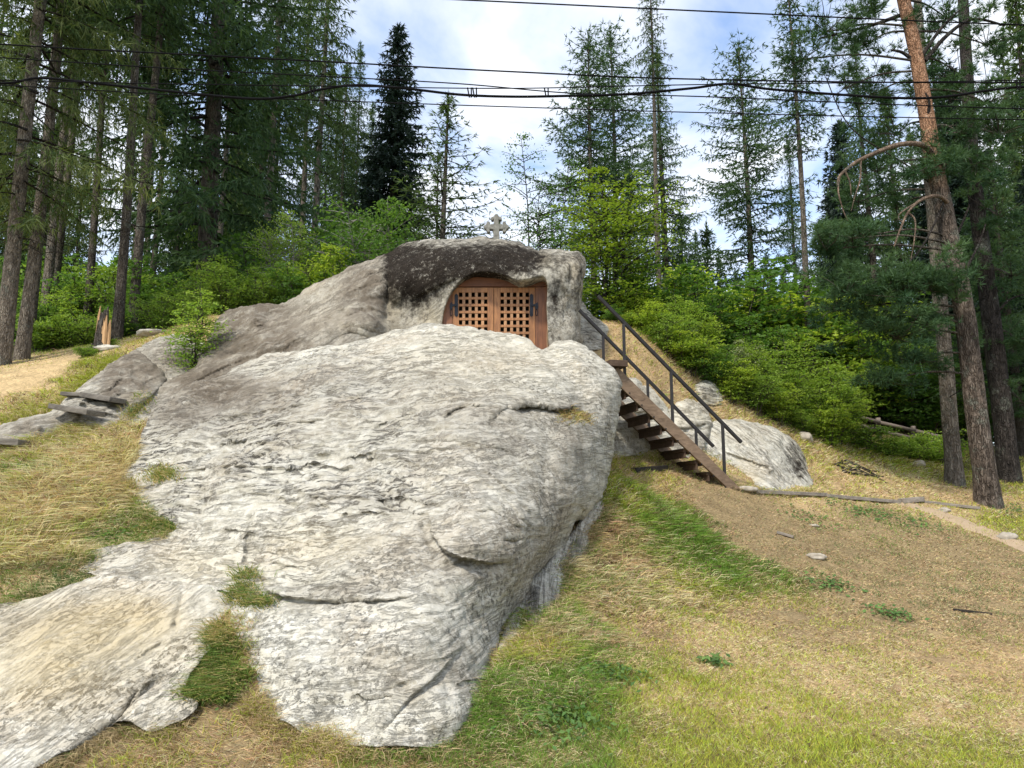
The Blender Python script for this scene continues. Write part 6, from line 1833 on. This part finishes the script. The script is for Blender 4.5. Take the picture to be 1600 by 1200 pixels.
# leave out what lies buried under the rocks
zc = onto(gXs, gYs, GZ)
Pg = np.stack([gXs, gYs, zc], -1)
px_ = PX(Pg)
hid = np.zeros(N, bool)
for rk in (boulder, slab, cave, outcrop):
    x0, y0 = rk.poly.min(0); x1, y1 = rk.poly.max(0)
    m = np.where((px_[:, 0] > x0) & (px_[:, 0] < x1) & (px_[:, 1] > y0) & (px_[:, 1] < y1))[0]
    q = px_[m]
    ins = inside(q, rk.poly)
    m, q = m[ins], q[ins]
    dep = rk.tps(q)
    hid[m[gYs[m] > dep + .06]] = True
keep = ~hid & (px_[:, 1] < 1290)
Pg, px_ = Pg[keep], px_[keep]
zn = onto(Pg[:, 0], Pg[:, 1], ZG)
keep = rg.rand(len(Pg)) < zn[:, 11] * (1 - ss(16.5, 19.5, Pg[:, 1]) * .8)
# worn bare spots
p3 = Pg * np.array([1, 1, 0])
keep &= (fbm(p3 * 2.2 + 3, 3) + .38 + zn[:, 9] * .5) > rg.rand(len(Pg)) * .45
Pg, zn, p3 = Pg[keep], zn[keep], p3[keep]
print('blades', len(Pg))
dry, green, share, length = zn[:, 3:6], zn[:, 6:9], zn[:, 9], zn[:, 10]
cl = fbm(p3 * 2.6 + 11, 3) * .75 + fbm(p3 * 9 + 1, 2) * .35
isg = rg.rand(len(Pg)) < np.clip(share + cl, 0.02, .98)
col = np.where(isg[:, None], green, dry)
col = col * rg.uniform(.55, 1.35, (len(Pg), 1)) * (1 + .10 * rg.normal(size=(len(Pg), 3)))
brownish = rg.rand(len(Pg)) < .12
col[brownish] = np.array([.16, .10, .055]) * rg.uniform(.6, 1.4, (brownish.sum(), 1))
col = np.clip(col, .01, .8)
e_ = .12
gx_ = (onto(Pg[:, 0] + e_, Pg[:, 1], GZ) - onto(Pg[:, 0] - e_, Pg[:, 1], GZ)) / (2 * e_)
gy_ = (onto(Pg[:, 0], Pg[:, 1] + e_, GZ) - onto(Pg[:, 0], Pg[:, 1] - e_, GZ)) / (2 * e_)
flow = np.stack([-gx_, -gy_, np.zeros(len(Pg))], -1)
L = length * rg.uniform(.5, 1.3, len(Pg)) * (1 + .5 * fbm(p3 * 1.7 + 50, 2))
L = np.clip(L, .018, .6)
long_ = L > .11
a_ = rg.uniform(0, 6.28, len(Pg))
rnd = np.stack([np.cos(a_), np.sin(a_), np.zeros(len(Pg))], -1)
sw = fbm(p3 * .9 + 70, 2)
swirl = np.stack([np.cos(sw * 9 + 4), np.sin(sw * 9 + 4), np.zeros(len(Pg))], -1) * .45
upz = np.where(isg, 1.0, .28)
upz = np.where(long_, np.where(isg, 1.1, .55), upz)
lean = np.where(long_[:, None], norm(flow + .001) * .45 + swirl * 1.1 + rnd * .9, rnd * .75)
d = norm(lean + np.array([0, 0, 1.0]) * (upz * rg.uniform(.5, 1.5, len(Pg)))[:, None])
wid = (.0042 + .0012 * rg.rand(len(Pg))) * np.clip(Pg[:, 1] / 6.5, .8, 2.4) * np.where(long_, 1.0, 1.15)
base = Pg + np.array([0, 0, -.006]) + np.where(isg, 0, .004)[:, None] * np.array([0, 0, 1.0])
for nm, sel, bent, lab in (('short_grass', ~long_, False, 'short dry and green mown grass over the slope'), ('long_grass', long_, True, 'long drooping blond and green grass beside the boulders')):
    V, Fq, C = blades(base[sel], d[sel], L[sel], wid[sel], col[sel], bent)
    me = mesh_np(nm, V, [Fq], False, GRASS)
    vcol(me, 'tint', C)
    tag(new_obj(nm, me), lab, 'grass', None, 'stuff')

# fallen straw, twigs and chips lying about
# tufts rooted in cracks of the rocks
def tuft(pts, rk, n, L0, cols, label, r=18, up=.8, flow=(0.0, -.5)):
    P = []
    for (px, py) in pts:
        for _ in range(n // len(pts)):
            q = (px + rg.normal() * r, py + rg.normal() * r * .55)
            if rk is None:
                y_ = float(np.interp(q[1], [900, 1000, 1100], [7.0, 6.05, 5.5]))
                p = W(q[0], q[1], y_)
                P.append((p[0], p[1], max(float(p[2]), float(height(p[0], p[1])))))
            else:
                P.append(q)
    if rk is not None:
        Q = np.array(P)
        P = W(Q[:, 0], Q[:, 1], rk.depth(Q) + .02)
    P = np.array(P)
    org = P.mean(0)
    n_ = len(P)
    a = rg.uniform(0, 6.28, n_)
    d = norm(np.stack([np.cos(a) * .55 + flow[0], np.sin(a) * .5 + flow[1], up * rg.uniform(.5, 1.3, n_)], -1))
    c = np.array(cols)[rg.randint(len(cols), size=n_)] * rg.uniform(.6, 1.35, (n_, 1))
    V, Fq, C = blades(P - org, d, L0 * rg.uniform(.5, 1.3, n_), np.full(n_, .0055) * max(1, org[1] / 7), c, True)
    me = mesh_np('grass_tuft', V, [Fq], False, GRASS)
    vcol(me, 'tint', np.clip(C, .01, .8))
    o = new_obj('grass_tuft', me)
    o.location = org
    return tag(o, label, 'grass', 'grass tufts in the rock cracks', 'stuff')


G1, G2, G3, G4 = (0.17, 0.26, 0.05), (0.33, 0.33, 0.08), (0.10, 0.18, 0.04), (0.62, 0.47, 0.22)
tuft([(250, 738), (268, 742), (240, 748)], boulder, 700, .10, (G1, G2, G4), 'olive grass tuft on the left shoulder of the big boulder', 10)
tuft([(248, 822), (260, 826), (235, 830)], boulder, 600, .10, (G1, G2, G4, G3), 'grass tuft in the ledge crack at the left rim of the big boulder', 9)
tuft([(205, 752), (200, 758)], boulder, 220, .08, (G2, G4), 'small dry tuft near the left tip of the big boulder', 7)
tuft([(385, 905), (382, 925), (395, 945), (375, 935), (410, 945)], boulder, 1400, .15, (G1, G2, G3, G4), 'thick green tuft in the cleft between slab and big boulder', 11)
tuft([(345, 1000), (350, 1020), (340, 1045), (330, 1070), (352, 1075), (370, 1060), (345, 1090), (310, 1088)], None, 3600, .17, (G1, G1, G2, G3, G4), 'long green tuft hanging in the gap between slab and big boulder', 13, .8, (0, -.6))
tuft([(345, 985), (352, 1000)], None, 500, .18, (G4, (0.5, .36, .16), G2), 'straw-coloured tuft at the head of the gap between slab and big boulder', 9, .6, (0, -.7))
tuft([(895, 650), (910, 655), (885, 655)], boulder, 700, .13, (G2, G4, (0.25, .15, .06)), 'rusty moss and grass tuft under the ledge on the right of the big boulder', 9, .3, (0, -.6))
tuft([(690, 1110), (680, 1125)], boulder, 120, .06, (G1, G4), 'tiny tuft in the crack near the foot of the big boulder', 6)
tuft([(215, 640), (225, 625), (205, 650)], outcrop, 500, .12, (G1, G2, G4), 'grass tuft between outcrop and big boulder', 9)

# fringe of longer blades where the ground meets the rock
FV, FF, FC, foff = [], [], [], 0
for rk, segs in ((boulder, [(430, 1120), (520, 1158), (600, 1170), (680, 1168), (735, 1140), (768, 1100), (776, 1055)]), (boulder, [(213, 690), (190, 735), (165, 757), (205, 770), (222, 800), (268, 815), (262, 838), (180, 858), (122, 872)]),
                 (slab, [(30, 940), (110, 915), (160, 900)]), (slab, [(290, 1125), (235, 1145), (195, 1130), (140, 1160), (70, 1195)]), (boulder, [(388, 1090), (430, 1120)]), (flank, [(795, 1045), (812, 1010), (840, 985), (855, 960), (885, 945), (893, 915), (900, 890), (922, 862), (925, 830), (945, 790)]),
                 (outcrop, [(10, 702), (55, 690), (90, 672), (130, 668), (168, 672), (196, 662)]), (outcrop, [(0, 660), (78, 638), (112, 610), (150, 580), (185, 560)]), (srock, [(1110, 737), (1150, 760), (1195, 767), (1235, 770), (1268, 764)]), (brock, [(945, 714), (990, 714), (1030, 707)])):
    S_ = catmull(np.array(segs, float), 8)
    cum = np.concatenate([[0], np.cumsum(np.linalg.norm(np.diff(S_, axis=0), axis=1))])
    n_ = int(cum[-1] * 13)
    t_ = rg.rand(n_) * cum[-1]
    q = np.stack([np.interp(t_, cum, S_[:, 0]), np.interp(t_, cum, S_[:, 1])], -1) + rg.normal(size=(n_, 2)) * np.array([6, 5]) + np.array([0, 2])
    gyy = np.interp(t_, cum[::8] if len(cum[::8]) > 1 else cum, hit(S_[::8, 0], S_[::8, 1] + 3))
    p = W(q[:, 0], q[:, 1], gyy - .05 + .06 * rg.normal(size=n_))
    p[:, 2] = onto(p[:, 0], p[:, 1], GZ)
    z_ = onto(p[:, 0], p[:, 1], ZG)
    g_ = rg.rand(n_) < np.clip(z_[:, 9] + .1, 0, .9)
    c_ = np.where(g_[:, None], z_[:, 6:9], z_[:, 3:6]) * rg.uniform(.5, 1.25, (n_, 1))
    a = rg.uniform(0, 6.28, n_)
    dd_ = norm(np.stack([np.cos(a) * .6, np.sin(a) * .6 - .3, rg.uniform(.5, 1.3, n_)], -1))
    V, Fq, C = blades(p, dd_, np.clip(z_[:, 10] * .5 + .07, .07, .2) * rg.uniform(.5, 1.4, n_), .005 * np.clip(p[:, 1] / 6.5, .9, 2), c_, True)
    FV.append(V); FF.append(Fq + foff); FC.append(C); foff += len(V)
me = mesh_np('edge_grass', np.concatenate(FV), [np.concatenate(FF)], False, GRASS)
vcol(me, 'tint', np.clip(np.concatenate(FC), .01, .8))
tag(new_obj('edge_grass', me), 'uneven fringe of grass along the feet of the rocks', 'grass', None, 'stuff')

# weeds on the dry slope
def weed(px, py, r, n, label, L0=.06, cols=((0.07, 0.14, 0.035), (0.12, 0.20, 0.05))):
    c0 = W(px, py, float(hit(px, py)[0]))
    q = c0[:2] + rg.normal(size=(n, 2)) * np.array([r, r * .8])
    p = np.column_stack([q, onto(q[:, 0], q[:, 1], GZ) + .012])
    c0[2] = p[:, 2].mean()
    a = rg.uniform(0, 6.28, n)
    nr = norm(np.stack([np.cos(a) * .5, np.sin(a) * .5 - .2, np.full(n, .9)], -1))
    p[:, 2] += rg.uniform(0, .05, n)
    V, Fq, c = leaves_np(p - c0, nr, L0 * .5, rg, .5 * np.ones(n))
    me = mesh_np('weed', V, [Fq], False, GRASS)
    cc = np.array(cols)[rg.randint(len(cols), size=n)] * rg.uniform(.7, 1.3, (n, 1))
    vcol(me, 'tint', np.repeat(cc, 4, 0))
    o = new_obj('weed', me); o.location = c0
    tag(o, label, 'weed', 'weeds on the dry slope', 'stuff')


weed(1297, 916, .16, 150, 'flat green weed in the middle of the brown slope')
weed(1392, 962, .14, 130, 'green weed right of the middle of the brown slope')
weed(1115, 1038, .06, 70, 'small dark green weed alone on the straw-coloured grass')
weed(1265, 812, .22, 120, 'thin green patch of weeds below the path planks')
weed(1410, 815, .35, 260, 'wide green patch of weeds near the bend of the path')
weed(1340, 800, .25, 150, 'green patch of weeds under the edging planks')
weed(860, 1120, .20, 420, 'leafy clover patch in the lawn beside the boulder foot', .05)
weed(960, 1060, .14, 200, 'leafy clover patch in front of the long dry grass', .05)
weed(175, 842, .14, 260, 'leafy green clump at the left rim of the boulder', .05)
weed(60, 735, .2, 200, 'leafy green plants in the long grass at the left edge', .06)
weed(1590, 800, .4, 300, 'green weeds at the right edge behind the path', .05)
weed(340, 1085, .10, 260, 'leafy clover clump at the foot of the hanging tuft', .04)
rs_l = np.random.RandomState(12)
# fallen cones, leaves and chips
n = 2600
q = np.column_stack([rs_l.uniform(-6, 10, n), rs_l.uniform(5, 16, n)])
p = np.column_stack([q, onto(q[:, 0], q[:, 1], GZ) + .012])
V, Fq, c = leaves_np(p, norm(np.array([0, 0, 1.0]) + .35 * rs_l.normal(size=(n, 3))), .018, rs_l, .5 * np.ones(n))
me = mesh_np('leaf_litter', V, [Fq], False, GRASS)
lc = np.array([(0.16, 0.09, 0.045), (0.42, 0.30, 0.17), (0.09, 0.055, 0.035), (0.55, 0.45, 0.30)])[rs_l.randint(4, size=n)]
vcol(me, 'tint', np.repeat(lc, 4, 0))
tag(new_obj('leaf_litter', me), 'scattered brown leaves and bark chips on the slope', 'litter', None, 'stuff')
